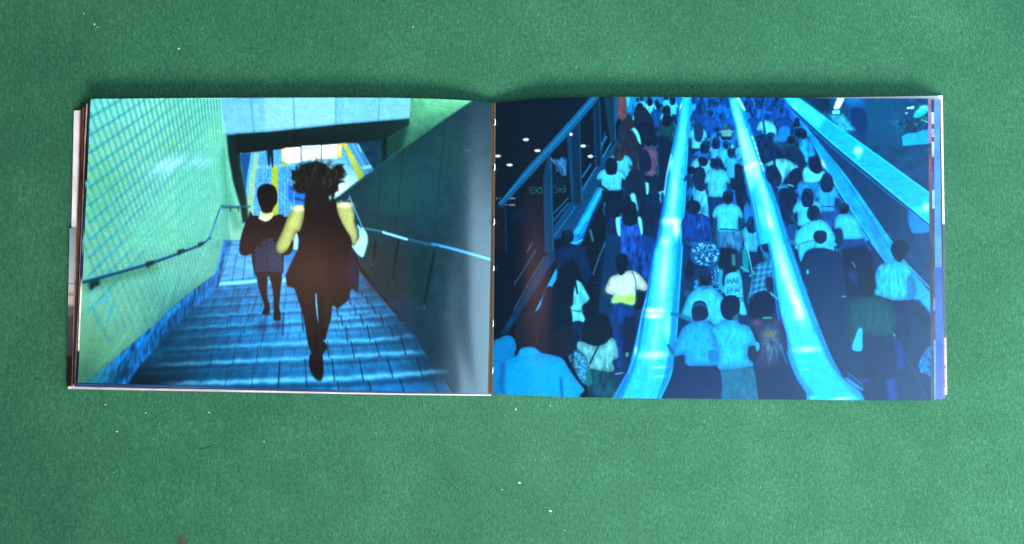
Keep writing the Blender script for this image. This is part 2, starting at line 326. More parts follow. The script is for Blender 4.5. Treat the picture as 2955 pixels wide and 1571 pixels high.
    for l in ([(1500,90),(1480,200),(1458,325)],[(1575,90),(1550,320)],[(1480,380),(1440,560)],[(1605,380),(1570,470)],[(1540,470),(1500,600)],[(1680,430),(1630,600)],[(1455,620),(1440,700)],[(1605,610),(1590,680)],[(1760,620),(1700,900)],
              [(1420,680),(1405,780)],[(1570,700),(1555,780)],[(1490,880),(1465,1050)],[(1680,880),(1665,1040)],[(1350,880),(1340,920)],[(1160,890),(1165,930)],[(1275,1010),(1265,1060)],[(1075,1020),(1070,1060)],[(1430,1050),(1395,1240)],[(1640,1050),(1625,1240)],[(1190,1180),(1175,1240)],[(1530,790),(1520,860)],[(960,1190),(955,1225)],[(1100,940),(1095,1000)],[(1290,930),(1275,1000)],
              [(1870,1050),(1850,1270)],[(990,890),(985,930)]): c.line(l, 2, (3,40,66), a=.8)
    R(4)
    for l in ([(80,1020),(65,1262)],[(296,1000),(312,1245)],[(270,600),(284,760)],[(112,600),(104,800)],[(490,850),(505,990)],[(530,1000),(550,1190)],[(575,1190),(592,1275)],[(690,850),(722,990)],[(765,1000),(800,1200)],[(840,1190),(872,1290)],[(900,848),(940,985)],[(1005,990),(1052,1160)],[(1110,1165),(1152,1292)],
              [(1120,800),(1165,970)],[(1250,980),(1305,1145)],[(1395,1170),(1440,1290)],[(605,630),(622,720)],[(645,715),(665,860)],[(770,610),(797,705)],[(830,710),(858,842)],[(940,610),(972,705)],[(1025,720),(1060,820)],[(720,540),(737,622)],[(878,540),(900,605)],[(678,450),(690,540)],[(820,465),(842,532)],[(780,425),(792,460)],[(570,560),(578,630)],[(1070,560),(1120,680)]): c.line(l, 3, (2,26,48), a=.92)
    # skirting, ragged and blurred
    R(3)
    c.poly([(1450,-20),(1385,-20),(1350,150),(1305,275),(1180,365),(1000,510),(820,680),(560,900),(400,1040),(190,1200),(150,1330),(480,1330),(640,1090),(800,900),(960,720),(1180,520),(1335,390),(1400,120)], (6,92,158), soft=5, tex='vert', ta=.22)
    up = np.array([(1385,0),(1305,275),(1000,510),(820,680),(560,900),(400,1040),(200,1190)],float)
    for i in range(330):
        t = g.uniform(0,1)**.8*(len(up)-1); j = min(int(t), len(up)-2); p = up[j]+(up[j+1]-up[j])*(t-j); f = .35+.65*t/6
        o = g.uniform(-6,120)*f; l = g.uniform(20,95)*f; br = g.random() < (.8 if o < 60*f else .25)
        cc = (24,140,222) if br else (0,34,54)
        c.line([(p[0]+o*.75,p[1]+o*.7),(p[0]+o*.75-l*.3,p[1]+o*.7+l)], g.uniform(2,6.5)*f, cc, soft=4, a=g.uniform(.2,.6), w2=1)
    c.glow(1060,620,60,150,(0,40,70),.5,.75); c.glow(880,850,60,130,(0,30,52),.6,.8); c.glow(520,1130,120,60,(0,24,36),.7,-.5)
    c.line([(1385,0),(1345,160),(1308,272)], 2.5, (40,150,220), soft=2.5); c.line([(1448,0),(1410,150),(1335,380)], 2, (12,40,60), soft=3, a=.7)
    # lower wall streaks
    for i in range(300):
        x = g.uniform(150,1330); ylo = 330-(x-185)*.29; yhi = 1190-(x-200)*.83
        y = g.uniform(ylo, yhi); l = g.uniform(50,210)
        if y+l > yhi: continue
        c.line([(x,y),(x-l*.42,y+l)], g.uniform(1.2,3), (96,190,172), soft=3, a=g.uniform(.10,.42))
    for i in range(60):
        x = g.uniform(190,900); y = g.uniform(420,1000)
        if y > 1150-(x-200)*.83: continue
        c.line([(x,y),(x+40,y+100)], 2, (80,120,70), soft=4, a=.18)
    for l,w,cc,a in (([(395,430),(360,520)],7,(60,160,210),.7),([(430,510),(415,580),(380,680)],5,(40,140,210),.7),([(265,560),(300,660),(350,740),(400,850)],5,(30,120,150),.8),([(480,560),(400,700)],4,(90,190,200),.5),([(640,450),(560,600)],4,(90,180,170),.5),([(640,640),(470,900),(290,1080)],3,(96,190,180),.6),([(240,500),(170,580)],3,(100,180,180),.5)): c.line(l,w,cc,soft=4,a=a)
    c.glow(200,1130,160,160,(44,96,82),.8); c.glow(260,900,160,200,(66,118,84),.5)
    c.poly([(180,345),(500,255),(800,180),(820,230),(500,330),(190,420)], (50,105,80), soft=22, a=.6)
    # hand rail
    c.line([(3,160,345),(3,480,255),(3,800,160),(3,1000,90),(3,1190,15),(1,1270,1268)], 8, (12,70,112), soft=2.2, w2=5); c.line([(3,170,325),(3,480,243),(3,800,148),(3,1180,3),(1,1262,1262)], 1.6, (80,170,205), soft=1.6, a=.6); c.line([(3,170,352),(3,480,266),(3,800,172),(3,1190,26)], 3, (6,44,70), soft=2.5, a=.9)
    c.line([(1,1265,1275),(1,1300,1180),(1,1345,1050),(1,1372,995)], 5.5, (14,74,112), soft=1.8); c.line([(1,1272,1262),(1,1340,1080),(1,1368,1005)], 1.6, (150,220,235)); c.line([(1,1372,998),(1,1500,1002),(1,1615,1000)], 4.5, (30,90,110), soft=2)
    c.line([(1,1380,1012),(1,1600,1014)], 2.5, (8,44,50), soft=2, a=.8)
    for x, y, s in ((268,372,.95),(748,192,.7),(1015,87,.6),(1188,22,.5)):
        c.poly([(x-50*s,y-34*s),(x+52*s,y-58*s),(x+52*s,y-2*s),(x+2*s,y+8*s),(x+2*s,y+30*s),(x-38*s,y+34*s),(x-42*s,y-8*s)], (10,44,48), soft=4)
    for x,y in ((1440,1030),(1510,1030)): R(1); c.line([(x,1010),(x+4,1040)],3,(6,40,44))
    # girl on the landing
    R(1)
    c.poly([(1600,1095),(1640,1080),(1690,1085),(1745,1130),(1810,1085),(1895,1078),(1912,1200),(1900,1370),(3,1880,80),(3,1640,100),(3,1620,100),(3,1560,112),(3,1520,80),(1,1530,1290),(1,1560,1180)], (4,8,18), soft=2.5, sm=True)
    for x in (1610,1630,1880,1905): c.line([(x,1100),(x-6+g.uniform(-6,6),1070)], 2, (4,8,18), soft=2)
    c.poly([(1712,1030),(1796,1028),(1806,1092),(1750,1130),(1686,1104),(1700,1075)], (196,218,168), soft=2.5, sm=True); c.glow(1750,1060,40,16,(110,130,80),.6)
    c.poly([(1675,870),(1700,825),(1765,805),(1825,832),(1848,900),(1845,965),(1815,1010),(1795,1052),(1722,1050),(1700,1000),(1678,930)], (5,7,12), soft=2.5, sm=True)
    R(3)
    c.poly([(1645,60),(1880,60),(1900,180),(1893,260),(1850,305),(1780,290),(1710,318),(1665,290),(1640,220)], (5,16,30), soft=2, sm=True)
    for iy in range(13):
        for ix in range(11):
            x = 1662+ix*23+(iy%2)*10; y = -30+iy*22+3*math.sin(ix)
            if x < 1652 or x > 1890 or (y < 20 and abs(x-1765) > 60-(-y)*.4): continue
            c.line([(x,y),(x+2,y+12)], 2.2 if ix < 5 else 2.8, (44,120,176), soft=1.2, a=.85)
    c.poly([(1676,300),(1755,300),(1758,380),(1762,470),(1783,560),(1772,618),(1716,610),(1735,545),(1705,450),(1682,370)], (5,11,20), soft=2, sm=True)
    c.poly([(1785,290),(1882,285),(1876,380),(1868,480),(1862,560),(1876,610),(1870,668),(1815,662),(1816,590),(1812,450),(1795,360)], (6,12,20), soft=2, sm=True)
    c.glow(1710,720,50,50,(0,44,84),.75); c.glow(1850,710,45,50,(0,40,76),.75)
    # running woman
    R(2)
    c.poly([(155,820),(200,830),(300,880),(302,1000),(210,995),(150,930)], (20,98,196), soft=4); c.line([(205,830),(205,980)], 3, (120,180,210), a=.7); c.line([(215,930),(290,950)], 5, (8,36,84), soft=3)
    c.poly([(200,1260),(230,1220),(246,1300),(250,1370),(190,1370)], (140,206,236), soft=3)
    for x, y in ((560,965),(610,955),(672,940)): c.poly([(x-18,y-18),(x+14,y-22),(x+18,y+12),(x-16,y+16)], (16,40,56), soft=1.5); c.line([(x-8,y),(x+8,y-2)], 2, (150,200,215))
    c.line([(680,912),(735,1050),(792,1185)], 3, (80,160,210), soft=1.4)
    c.poly([(745,1160),(775,1180),(800,1188),(835,1245),(836,1330),(4,832,20),(4,800,122),(4,755,108),(4,700,40),(2,690,1340),(2,760,1270)], (150,214,238), soft=3, sm=True, shade=.2); c.line([(775,1180),(790,1250)], 3, (60,130,180), a=.7); c.line([(755,1200),(735,1300)], 6, (20,90,150), soft=3, a=.8)
    c.poly([(205,1000),(250,985),(296,1000),(290,1100),(258,1205),(222,1225),(205,1290),(190,1370),(4,160,60),(4,100,96),(4,55,76),(4,50,10),(2,60,1300),(2,110,1190),(2,150,1085)], (158,168,104), soft=3, sm=True, shade=.42)
    c.glow(248,1015,55,26,(226,234,196),.9); c.glow(200,1130,25,70,(176,188,100),.5,.4)
    c.poly([(568,975),(630,966),(692,968),(722,1050),(724,1130),(748,1210),(750,1275),(722,1345),(690,1290),(650,1218),(600,1130),(575,1050)], (154,164,106), soft=3, sm=True, shade=.42)
    c.glow(640,985,62,22,(226,234,200),.9); c.glow(690,1130,20,60,(170,182,96),.45,.1)
    c.poly([(300,930),(425,950),(560,940),(575,1050),(620,1150),(690,1270),(700,1340),(4,695,60),(4,735,150),(4,762,250),(4,756,340),(4,750,432),(4,712,400),(4,690,400),(4,672,490),(4,582,568),(4,535,540),(4,400,450),(4,300,420),(4,215,395),(4,140,372),(4,130,280),(4,190,150),(4,238,60),(2,245,1290),(2,292,1100)], (7,9,15), soft=2.5)
    R(4)
    c.poly([(190,-20),(196,50),(160,105),(110,100),(150,60)], (6,10,16), soft=3, sm=True)
    c.poly([(4,690,90),(4,740,200),(4,750,420),(4,700,390),(4,640,280)], (18,26,58), soft=10, a=.7)
    c.poly([(205,390),(395,400),(398,520),(412,740),(440,830),(482,880),(478,920),(448,960),(456,1090),(420,1182),(345,1105),(325,1020),(340,950),(360,975),(325,880),(285,640),(245,510)], (7,9,15), soft=2.2)
    c.poly([(390,420),(540,440),(530,560),(520,650),(482,790),(470,840),(430,830),(408,700)], (7,9,15), soft=2.2)
    c.poly([(384,432),(398,440),(404,560),(414,700),(400,640),(388,540)], (96,176,224), soft=1.6); c.line([(455,850),(480,880),(487,930)], 2, (3,6,10))
    c.line([(335,950),(330,1040)], 2, (70,150,200), a=.4)
    c.glow(380,250,120,170,(46,26,24),.75); c.glow(330,560,40,200,(34,22,20),.6,-.1); c.glow(475,560,30,160,(34,22,22),.6,.1)  # warm reflection on the glossy page, painted brown into dress and legs
    c.poly([(338,1060),(352,1130),(395,1180),(432,1186),(452,1150),(456,1080),(430,1040),(360,1030)], (5,7,11), soft=2.2, sm=True); c.line([(350,1110),(400,1168),(440,1160)], 2.5, (60,120,150), soft=2.5, a=.35)
    c.line([(420,820),(436,900),(440,960)], 2.5, (52,58,50), soft=3, a=.5); c.line([(300,620),(330,780),(362,930)], 3, (40,32,30), soft=4, a=.6); c.line([(500,600),(480,740)], 3, (40,34,34), soft=4, a=.6)
    for x0,x1 in ((300,250),(360,330),(470,500),(560,610)): c.line([(x0,60),(x1,380)], 4, (30,18,20), soft=6, a=.5)
    R(2)
    c.poly([(188,692),(235,690),(262,655),(310,632),(390,612),(470,632),(520,680),(555,655),(610,640),(646,700),(612,718),(642,748),(590,765),(582,820),(588,850),(556,885),(545,940),(520,990),(300,990),(302,890),(245,888),(200,855),(192,820),(218,785),(180,765),(182,730)], (14,16,16), soft=4.5)
    for i in range(90):
        x = g.uniform(200,560); y = g.uniform(620,800); l = g.uniform(30,110); f = (x-400)/400
        c.line([(x,y),(x+f*l+g.uniform(-8,8),y+l*.5),(x+g.uniform(-18,18),y+l)], g.uniform(1,3), (62,72,58) if i%3 else (10,12,10), soft=2.4, a=g.uniform(.15,.5))
    for x,y,dx,dy in ((600,650,40,-14),(620,720,40,8),(600,690,50,20),(570,660,20,-24),(195,700,-16,-14),(230,680,-10,-26),(560,860,30,8),(580,800,28,-8),(270,650,-20,-20)): c.line([(x,y),(x+dx,y+dy)], 6, (14,16,16), soft=3, w2=1)
    for i in range(70):
        a = g.uniform(-3.4,.5); x = 410+190*math.cos(a); y = 750+120*math.sin(a); l = g.uniform(15,60); k = g.uniform(.2,1.2)
        c.line([(x,y),(x+l*.7*math.cos(a),y+l*.5*math.sin(a)-6),(x+l*math.cos(a)+10,y+l*.6*math.sin(a)-14*k)], g.uniform(2,6), (22,24,22), soft=3.5, a=g.uniform(.25,.7), w2=1)
    c.glow(515,925,12,20,(130,190,215),.9)
    for i in range(14): x = g.uniform(300,520); c.line([(x,900),(x+g.uniform(-20,20),1010)], 3, (14,18,22), soft=3, a=.7)
    c.line([(1665,517),(1712,518)], 1.2, (120,160,160), a=.7); c.line([(1235,292),(1262,286)], 1.2, (150,190,170), a=.6)
    # zoom blur of the hand-held original, growing away from the two walkers
    H, W = c.im.shape[:2]; jj, ii = np.mgrid[0:H, 0:W]; cx, cy = .50*W, .36*H; acc = np.zeros_like(c.im); n = 0
    rr = np.clip((np.hypot(ii-cx, jj-cy)-.16*W)/(.4*W), 0, 1)
    for k in np.linspace(-1, 1, 9):
        s = 1+k*.007*rr; x = np.clip((cx+(ii-cx)*s), 0, W-1).astype(int); y = np.clip((cy+(jj-cy)*s+k*1.2), 0, H-1).astype(int)
        acc += c.im[y, x]; n += 1
    c.im = acc/n
    c.im = np.stack([blur(c.im[..., k], 1, 1, 1) for k in range(3)], -1)
    c.im *= (1+.03*c.grain+.008*c.soft)[..., None]
    return c

def right_picture():
    c = Canvas('R', 1060, 740, 8); g = c.rng; R = c.R
    c.im[:] = (0,7,15); D = (0,10,24)
    # ---- right half background
    c.poly([(5,1210,0),(6,1900,0),(8,1900,1330),(7,900,1330),(7,900,900),(5,1100,600)], (2,32,62), soft=6)
    R(6)
    c.poly([(590,40),(1900,40),(1900,900),(1100,340)], (0,48,82), soft=3, tex='soft', ta=.1)
    c.poly([(1290,60),(1640,60),(1640,480),(1330,480)], (0,58,92), soft=3); c.poly([(1130,60),(1290,60),(1320,420),(1180,330)], (0,66,116), soft=10)
    c.poly([(1180,160),(1300,180),(1310,380),(1200,360)], (4,34,76), soft=6, sm=True); c.glow(1200,90,70,40,(0,110,190),.7)
    c.poly([(985,215),(1110,210),(1215,345),(1100,370),(1040,290)], (44,140,176), soft=10, tex='grain', ta=.12); c.poly([(1015,178),(1082,172),(1085,205),(1018,208)], (120,205,226), soft=2)
    c.poly([(1062,66),(1128,66),(1082,160),(1040,170),(1028,155)], (212,246,244), soft=2.5); c.poly([(770,66),(1000,66),(980,180),(920,190)], (0,30,52), soft=8)
    for y in range(370,900,19): c.line([(1180+(y-370)*1.35,y),(1880,y-2)], 1.5, (0,84,126), a=.55); c.line([(1180+(y-370)*1.35,y+8),(1880,y+6)], 2, (0,20,44), a=.6)
    c.line([(1565,290),(1590,460)], 2, (0,90,140), a=.7)
    for i in range(90):
        a = g.uniform(0,6.28); r = g.uniform(0,1)**.6; x = 1710+130*r*math.cos(a); y = 300+80*r*math.sin(a); l = g.uniform(10,30)
        c.line([(x,y),(x+g.uniform(-l,l),y-g.uniform(0,l))], g.uniform(2,4), (2,26,40) if i%3 else (20,96,110), soft=1.6, a=.8)
    for i in range(12): x = g.uniform(1510,1600); y = 260+g.uniform(0,60); c.line([(x,y),(x+g.uniform(-20,24),y-g.uniform(0,16))], 2, (20,110,160), a=.7)
    c.poly([(1735,240),(1715,215),(1770,150),(1830,130),(1842,180),(1790,225)], (20,168,190), soft=2.5, sm=True); c.glow(1800,150,30,14,(150,240,248),.9); c.glow(1765,185,26,12,(120,235,240),.8); c.glow(1760,220,24,14,(20,160,120),.7)
    c.poly([(1800,225),(1850,240),(1850,290),(1790,262)], (20,70,50), soft=2, tex='grain', ta=.5); c.line([(1780,255),(1850,285)], 2.5, (40,180,230))
    for x,y,rx,ry in ((1705,152,20,13),(1672,155,16,9),(1655,200,9,8)): c.ell(x,y,rx,ry,(196,236,244),2,ang=-.3)
    c.poly([(1615,402),(1660,375),(1740,368),(1800,345),(1860,338),(1860,462),(1625,480)], (6,150,222), soft=2, col2=(10,140,205), ax='x'); c.line([(1740,370),(1770,420)], 6, (0,100,160), soft=5, a=.5)
    # between rails
    c.poly([(6,600,90),(6,1860,1100),(8,1860,500),(8,1500,0),(6,1500,1330),(6,1040,700),(6,760,300)], (0,44,80), soft=3, tex='soft', ta=.06)
    R(6); c.poly([(1660,1075),(1700,1040),(1860,1130),(1860,1215),(1720,1232),(1690,1190)], (0,104,186), soft=3, sm=True)
    c.poly([(880,400),(1170,560),(1500,800),(1700,1000),(1600,1370),(1200,800)], (0,36,66), soft=14, a=.7)
    # big upper hand rail
    c.poly([(580,62),(722,62),(1100,335),(1470,600),(1870,890),(1870,1165),(1600,945),(1300,690),(1000,440),(700,180)], (0,150,220), soft=2, tex='horz', ta=.03)
    c.poly([(590,62),(720,62),(960,240),(900,330),(700,170)], (90,205,230), soft=12, a=.75)
    c.line([(740,85),(1100,345),(1470,612),(1860,895)], 3.5, (70,205,245), soft=3, a=.7); c.line([(600,80),(1000,440),(1300,690),(1860,1150)], 4, (60,190,235), soft=1.6); c.line([(596,92),(1000,462),(1300,712),(1850,1160)], 3.5, (0,50,92), soft=1.6); c.line([(590,110),(1000,480),(1300,730),(1850,1175)], 2.2, (0,120,190), a=.9)
    c.glow(1240,522,42,36,(190,240,250),1.,0,1.4); c.glow(1240,540,20,60,(150,225,245),.7); c.glow(1825,1010,34,42,(190,236,250),1.); c.glow(1760,1030,40,22,(120,215,240),.9,.5); c.glow(700,150,26,12,(180,236,246),.7,.7)
    # rail three (right of third lane)
    c.poly([(6,560,85),(6,640,130),(6,720,240),(6,800,320),(6,960,520),(6,1170,780),(6,1545,1330),(8,1450,0),(8,1560,140),(8,1800,430),(8,1800,650),(8,1400,160),(8,1280,0),(6,1330,1330),(6,1100,930),(6,960,670),(6,870,500),(6,740,330)], (0,128,212), soft=2.5, tex='soft', ta=.05)
    R(6)
    c.line([(620,150),(740,310),(870,490),(965,670),(1110,920),(1400,1370)], 4, (50,180,235), soft=2.4, a=.8); c.line([(790,310),(960,530),(1170,790),(1560,1350)], 2, (90,200,245), a=.7); c.line([(830,390),(900,440),(1170,830),(1500,1350)], 4, (0,84,160), soft=3, a=.7)
    c.line([(1060,900),(1150,1050),(1330,1370)], 9, (0,44,92), soft=3); c.line([(1075,915),(1165,1065),(1345,1370)], 2, (40,150,215), a=.9); c.line([(1085,905),(1400,1380)], 2, (0,20,50)); c.glow(940,640,14,46,(190,236,246),.9,-.4)
    R(8)
    c.line([(1270,0),(1400,170)], 10, (0,30,64), soft=2.5); c.line([(1295,0),(1420,165)], 2, (60,160,210)); c.line([(1600,190),(1800,440)], 3, (0,90,170), soft=2); c.line([(1560,140),(1800,400)], 2.5, (120,215,245), a=.8)
    c.line([(1590,475),(1665,580)], 2, (100,170,200), a=.8); c.line([(1665,580),(1790,750)], 1.6, (40,90,130), a=.7); c.line([(1660,560),(1800,730),(1800,640),(1680,490)], 14, (0,18,34), soft=5, a=.8)
    c.line([(1580,950),(1680,1110),(1740,1270)], 1.6, (60,130,180), a=.5)
    c.poly([(1790,860),(1725,920),(1685,1015),(1720,1060),(1800,1100)], (0,84,136), soft=2, sm=True)
    for i in range(26): c.ell(g.uniform(1700,1785), g.uniform(900,1080), g.uniform(6,15), g.uniform(5,12), (10,130,190) if i%2 else (0,40,70), 1.6, a=.8)
    # lane darks, blue top haze of distant riders
    R(5); c.poly([(1215,40),(1700,40),(1640,300),(1300,300),(1215,200)], (0,120,178), soft=5); c.poly([(1215,200),(1640,300),(1560,900),(1150,700),(1130,450)], (0,24,44), soft=14)
    R(6); c.poly([(-500,40),(130,40),(190,300),(-100,330),(-350,300)], (0,96,190), soft=8); c.poly([(215,40),(600,60),(760,330),(860,480),(350,420),(280,280)], (0,80,172), soft=8)
    R(5); c.poly([(1760,60),(2040,60),(2140,420),(1740,420)], (0,78,160), soft=12, a=.8); c.poly([(1740,420),(2240,420),(2380,1370),(1690,1370)], (0,30,66), soft=20, a=.9)
    # ---- left dark side: sloping balustrade, posts, glass
    R(5)
    c.poly([(70,1000),(150,1000),(170,1370),(70,1370)], (14,12,12), soft=4)
    c.poly([(590,1170),(1010,590),(1130,430),(1160,480),(1040,640),(1000,780),(760,1230),(590,1290),(560,1370),(590,1370)], (0,50,84), soft=3)
    c.poly([(7,560,30),(7,590,120),(7,300,560),(7,180,760),(7,120,760),(7,330,420),(7,490,120)], (0,34,58), soft=5, tex='horz', ta=.12)
    for i in range(60):
        t = i/60; x = 590+(1-t)*470; y = 1230-(1-t)*640; c.line([(x,y),(x+70,y-3)], 1, (0,26,50), a=.6)
    R(7)
    for i in range(40): y = 130+i*14; x = 500-i*8.6; c.line([(x,y),(x+75,y-2)], 1.4, (30,64,86), a=.45)
    c.line([(420,60),(335,200),(240,345)], 2.5, (40,90,130), soft=1.8); c.line([(485,120),(350,350),(235,560)], 2.2, (70,120,150), soft=1.8, a=.8); c.line([(390,0),(345,80)], 2, (90,150,180), a=.8)
    R(5)
    c.line([(590,1060),(715,928)], 4, (20,80,120)); c.line([(590,1120),(715,975)], 7, (6,64,104), soft=2.5); c.line([(590,1262),(745,1050),(770,1000)], 2, (40,120,170)); c.line([(838,745),(908,640)], 5, (20,90,140)); c.line([(842,855),(930,700),(960,660)], 3, (30,110,160)); c.line([(1000,470),(1042,405)], 6, (16,90,140)); c.line([(1010,580),(1085,450)], 4, (30,120,170)); c.line([(1000,520),(1030,370)],3,(16,80,130))
    c.poly([(540,552),(572,572),(592,1400),(512,1400),(500,760)], (0,42,70), soft=2); c.line([(566,575),(584,1380)], 2.2, (20,84,120)); c.line([(506,780),(516,1380)], 2, (14,62,90), a=.7)
    c.poly([(708,385),(760,330),(808,275),(833,975),(770,985),(745,900)], (0,26,46), soft=2); c.line([(712,392),(752,940)], 8, (0,44,72), soft=3); c.line([(811,285),(832,970)], 2, (26,90,130)); c.line([(735,400),(750,900)], 4, (0,70,100), soft=4, a=.5)
    c.poly([(925,150),(985,85),(1002,655),(945,662)], (0,22,40), soft=2); c.line([(984,95),(1000,650)], 2, (20,80,120)); c.line([(935,160),(950,640)], 4, (0,44,72), soft=3)
    c.poly([(1018,66),(1118,60),(1122,440),(1075,455)], (0,32,54), soft=2); c.line([(1112,62),(1120,440)], 2, (30,100,140)); c.line([(1060,70),(1085,440)], 3, (18,40,58), a=.8); c.poly([(1118,60),(1140,60),(1145,230),(1122,300)], (0,70,110), soft=2)
    c.poly([(1137,50),(1208,50),(1217,235),(1180,262),(1142,245)], (92,56,54), soft=3, tex='vert', ta=.06); c.poly([(1208,50),(1245,50),(1240,120),(1218,150)], (70,170,200), soft=3)
    c.poly([(110,985),(150,1000),(400,725),(700,400),(985,65),(915,50),(640,360),(340,690)], (12,78,122), soft=1.8); c.line([(118,975),(380,690),(670,372),(950,52)], 3, (40,128,172), soft=1.8, a=.9); c.line([(150,1000),(400,728),(700,404),(985,70)], 2.4, (0,38,64)); c.line([(135,985),(395,700),(690,378),(970,60)], 1.6, (20,70,100))
    c.line([(100,1000),(150,1010),(180,1020)], 2, (30,50,60)); c.poly([(165,1030),(185,1025),(190,1400),(170,1400)], (0,28,50), soft=2); c.poly([(210,1040),(360,1000),(360,1090),(215,1120)], (0,14,30), soft=10)
    for x,y in ((350,427),(450,522),(110,569),(210,645)): c.ell(x,y,27,13,(232,230,246),1.5)
    for x,y in ((843,482),(905,571)): c.ell(x,y,24,13,(238,242,252),1.5); c.line([(x+20,y),(x+50,y-3)], 3, (20,110,160), soft=3, a=.6)
    c.ell(738,382,14,14,(240,250,255),1.5)
    for x in (97,106,126,214,222,230,238,246,255): c.line([(x,927),(x,937)], 1.4, (220,225,235), soft=1)
    for x in (172,183,204,214,222,230,238,246,255): c.line([(x,983),(x,993)], 1.4, (220,225,235), soft=1)
    G = (34,108,92)
    for l in ([(380,843),(410,838)],[(384,890),(412,886)],[(412,862),(382,866)],[(425,840),(440,864),(425,888)],[(458,840),(446,864),(460,888)],[(462,842),(484,840)],[(464,888),(486,886)],[(484,845),(486,880)],
              [(584,838),(604,834)],[(590,884),(610,880)],[(618,836),(624,880)],[(640,832),(644,878)],[(656,830),(676,826)],[(658,852),(680,850)],[(662,878),(684,874)],[(686,826),(688,872)],[(640,858),(656,856)]): c.line(l, 2.4, G, soft=1.3, a=.85)
    c.poly([(572,590),(625,592),(665,575),(704,592),(700,735),(660,742),(625,700),(600,640)], (46,100,150), soft=2.5, fold=.2, shade=.4); c.line([(566,590),(600,640),(620,700)], 1.6, (140,190,220)); c.line([(625,600),(690,700)], 1.5, (100,160,200), a=.7)
    c.poly([(580,640),(612,660),(616,740),(680,770),(670,830),(585,820)], (0,16,34), soft=3, sm=True)
    # bright skirting of the left escalator
    c.poly([(985,830),(1012,860),(800,1330),(775,1370),(745,1370),(752,1230),(960,850)], (8,120,196), soft=2, tex='soft', ta=.08); c.poly([(990,850),(1010,870),(880,1110),(800,1240),(770,1230)], (44,176,232), soft=4, a=.8)
    c.line([(1012,890),(915,1075),(830,1290),(815,1330)], 3, (30,120,190)); c.line([(1030,905),(935,1080),(850,1290)], 2, (0,60,110)); c.poly([(7,592,200),(7,618,252),(7,505,440),(7,432,560),(7,408,580),(7,470,450),(7,500,380)], (24,148,214), soft=2); c.line([(7,735,10),(7,800,-20)], 5, (60,160,210))
    c.line([(7,990,0),(7,940,120),(7,890,262)], 2.4, (60,140,180), soft=1.4); c.line([(905,1205),(915,1250),(925,1295)], 6, (60,120,140), soft=2.4, a=.8)
    R(7)
    for i in range(14):
        y = 20+i*36; c.line([(900+max(0,3-i)*20,y+30),(1300-i*3,y+24)], 3, (0,26,44), soft=3, a=.8)
    # ---- the packed crowd behind the riders that can be told apart
    def crowd(rows, cool):
        for r_, y, x0, x1, s, n in rows:
            R(r_)
            for i in range(n):
                x = x0+(x1-x0)*(i+.5+g.uniform(-.3,.3))/n; v = g.random()
                sh = [(6,34,76),(14,78,150),(40,130,190),(70,172,206),(10,50,80),(24,96,160)][int(v*6)]
                sh = tuple(np.array(sh)*(1-cool)+np.array((6,88,176))*cool)
                c.person(x, y+g.uniform(-.25,.25)*s, .36*s, s*g.uniform(.8,1.05), s*g.uniform(.8,1.1), sh, (2,22,54), ph=.9*s, hair=(2,16+40*cool,34+70*cool), skin=(10,50,90))
    crowd([(5,90,1290,1660,80,5),(5,170,1280,1650,90,5),(5,280,1250,1630,110,4),(5,400,1200,1590,120,4),(5,520,1180,1570,130,3),(5,640,1150,1540,150,3),(5,780,1120,1500,170,2),(5,900,1060,1480,180,3)], .1)
    crowd([(5,1040,1740,2380,200,3)], .3); crowd([(5,80,1780,2160,80,6),(5,130,1780,2180,90,6),(5,200,1770,2190,100,5),(5,270,1770,2220,105,5),(5,350,1765,2250,115,5),(5,440,1760,2270,125,4),(5,540,1755,2290,140,4),(5,660,1750,2310,160,4),(5,820,1745,2360,180,4),(5,960,1740,2400,200,3),(5,1120,1740,2430,210,3)], .3)
    crowd([(6,85,260,580,85,5),(6,130,270,620,95,5),(6,200,300,680,105,5),(6,280,330,760,110,5),(6,370,360,800,120,5),(6,480,420,850,130,4),(6,600,470,900,145,4),(6,740,520,960,160,3),(6,900,580,1040,170,3),(6,1060,640,1160,190,3),(6,1180,680,1240,200,3)], .2)
    # ---- distant riders near the top of the lanes
    B1, B2, B3 = (0,112,178), (16,62,150), (60,180,215)
    R(5)
    far = [(1345,75,34,70,70,(90,190,220)),(1415,85,40,90,100,(90,195,225)),(1480,110,34,70,60,(60,175,205)),(1560,65,34,80,80,(50,185,215)),(1610,75,40,100,110,(60,190,220)),(1330,140,60,110,150,(8,40,60)),
           (1490,140,50,140,150,(6,60,124)),(1560,160,56,110,120,(70,190,225)),(1600,250,50,90,120,(20,90,120))]
    for f in far: c.person(f[0],f[1],f[2],f[3],f[4],f[5],ph=40)
    for x in range(1306,1400,11): c.line([(x-4,100),(x+2,66)], 1.4, (20,50,80), a=.6)
    c.line([(1340,200),(1400,330)], 3, (100,200,220), a=.8); c.line([(1280,230),(1275,310)], 8, (90,190,210), soft=3)
    for f in ((1790,90,50,90,110,(40,150,210)),(1850,120,70,150,170,(0,50,120)),(1960,110,70,140,150,(8,92,190)),(2040,90,60,130,160,(4,84,180)),(2100,90,60,120,120,(10,100,200)),(1930,200,60,130,150,(0,62,140)),(2040,230,66,140,170,(2,70,160)),(2130,190,70,150,170,(0,74,170)),(1990,330,56,110,130,(20,110,190)),(2110,330,60,120,130,(16,106,186))): c.person(f[0],f[1],f[2],f[3],f[4],f[5],ph=30, hair=(0,38,86), skin=(0,60,120))
    R(6)
    for f in ((300,110,70,140,140,(6,100,196)),(390,90,60,140,150,(10,96,190)),(480,100,70,150,150,(4,84,176)),(575,110,70,150,160,(0,66,150)),(345,200,70,150,160,(0,60,130)),(460,230,56,140,150,(20,120,210)),(600,190,76,170,190,(0,50,116))): c.person(f[0],f[1],f[2],f[3],f[4],f[5],ph=30, hair=(0,40,92), skin=(0,60,120))
    # ---- left lane riders
    R(5)
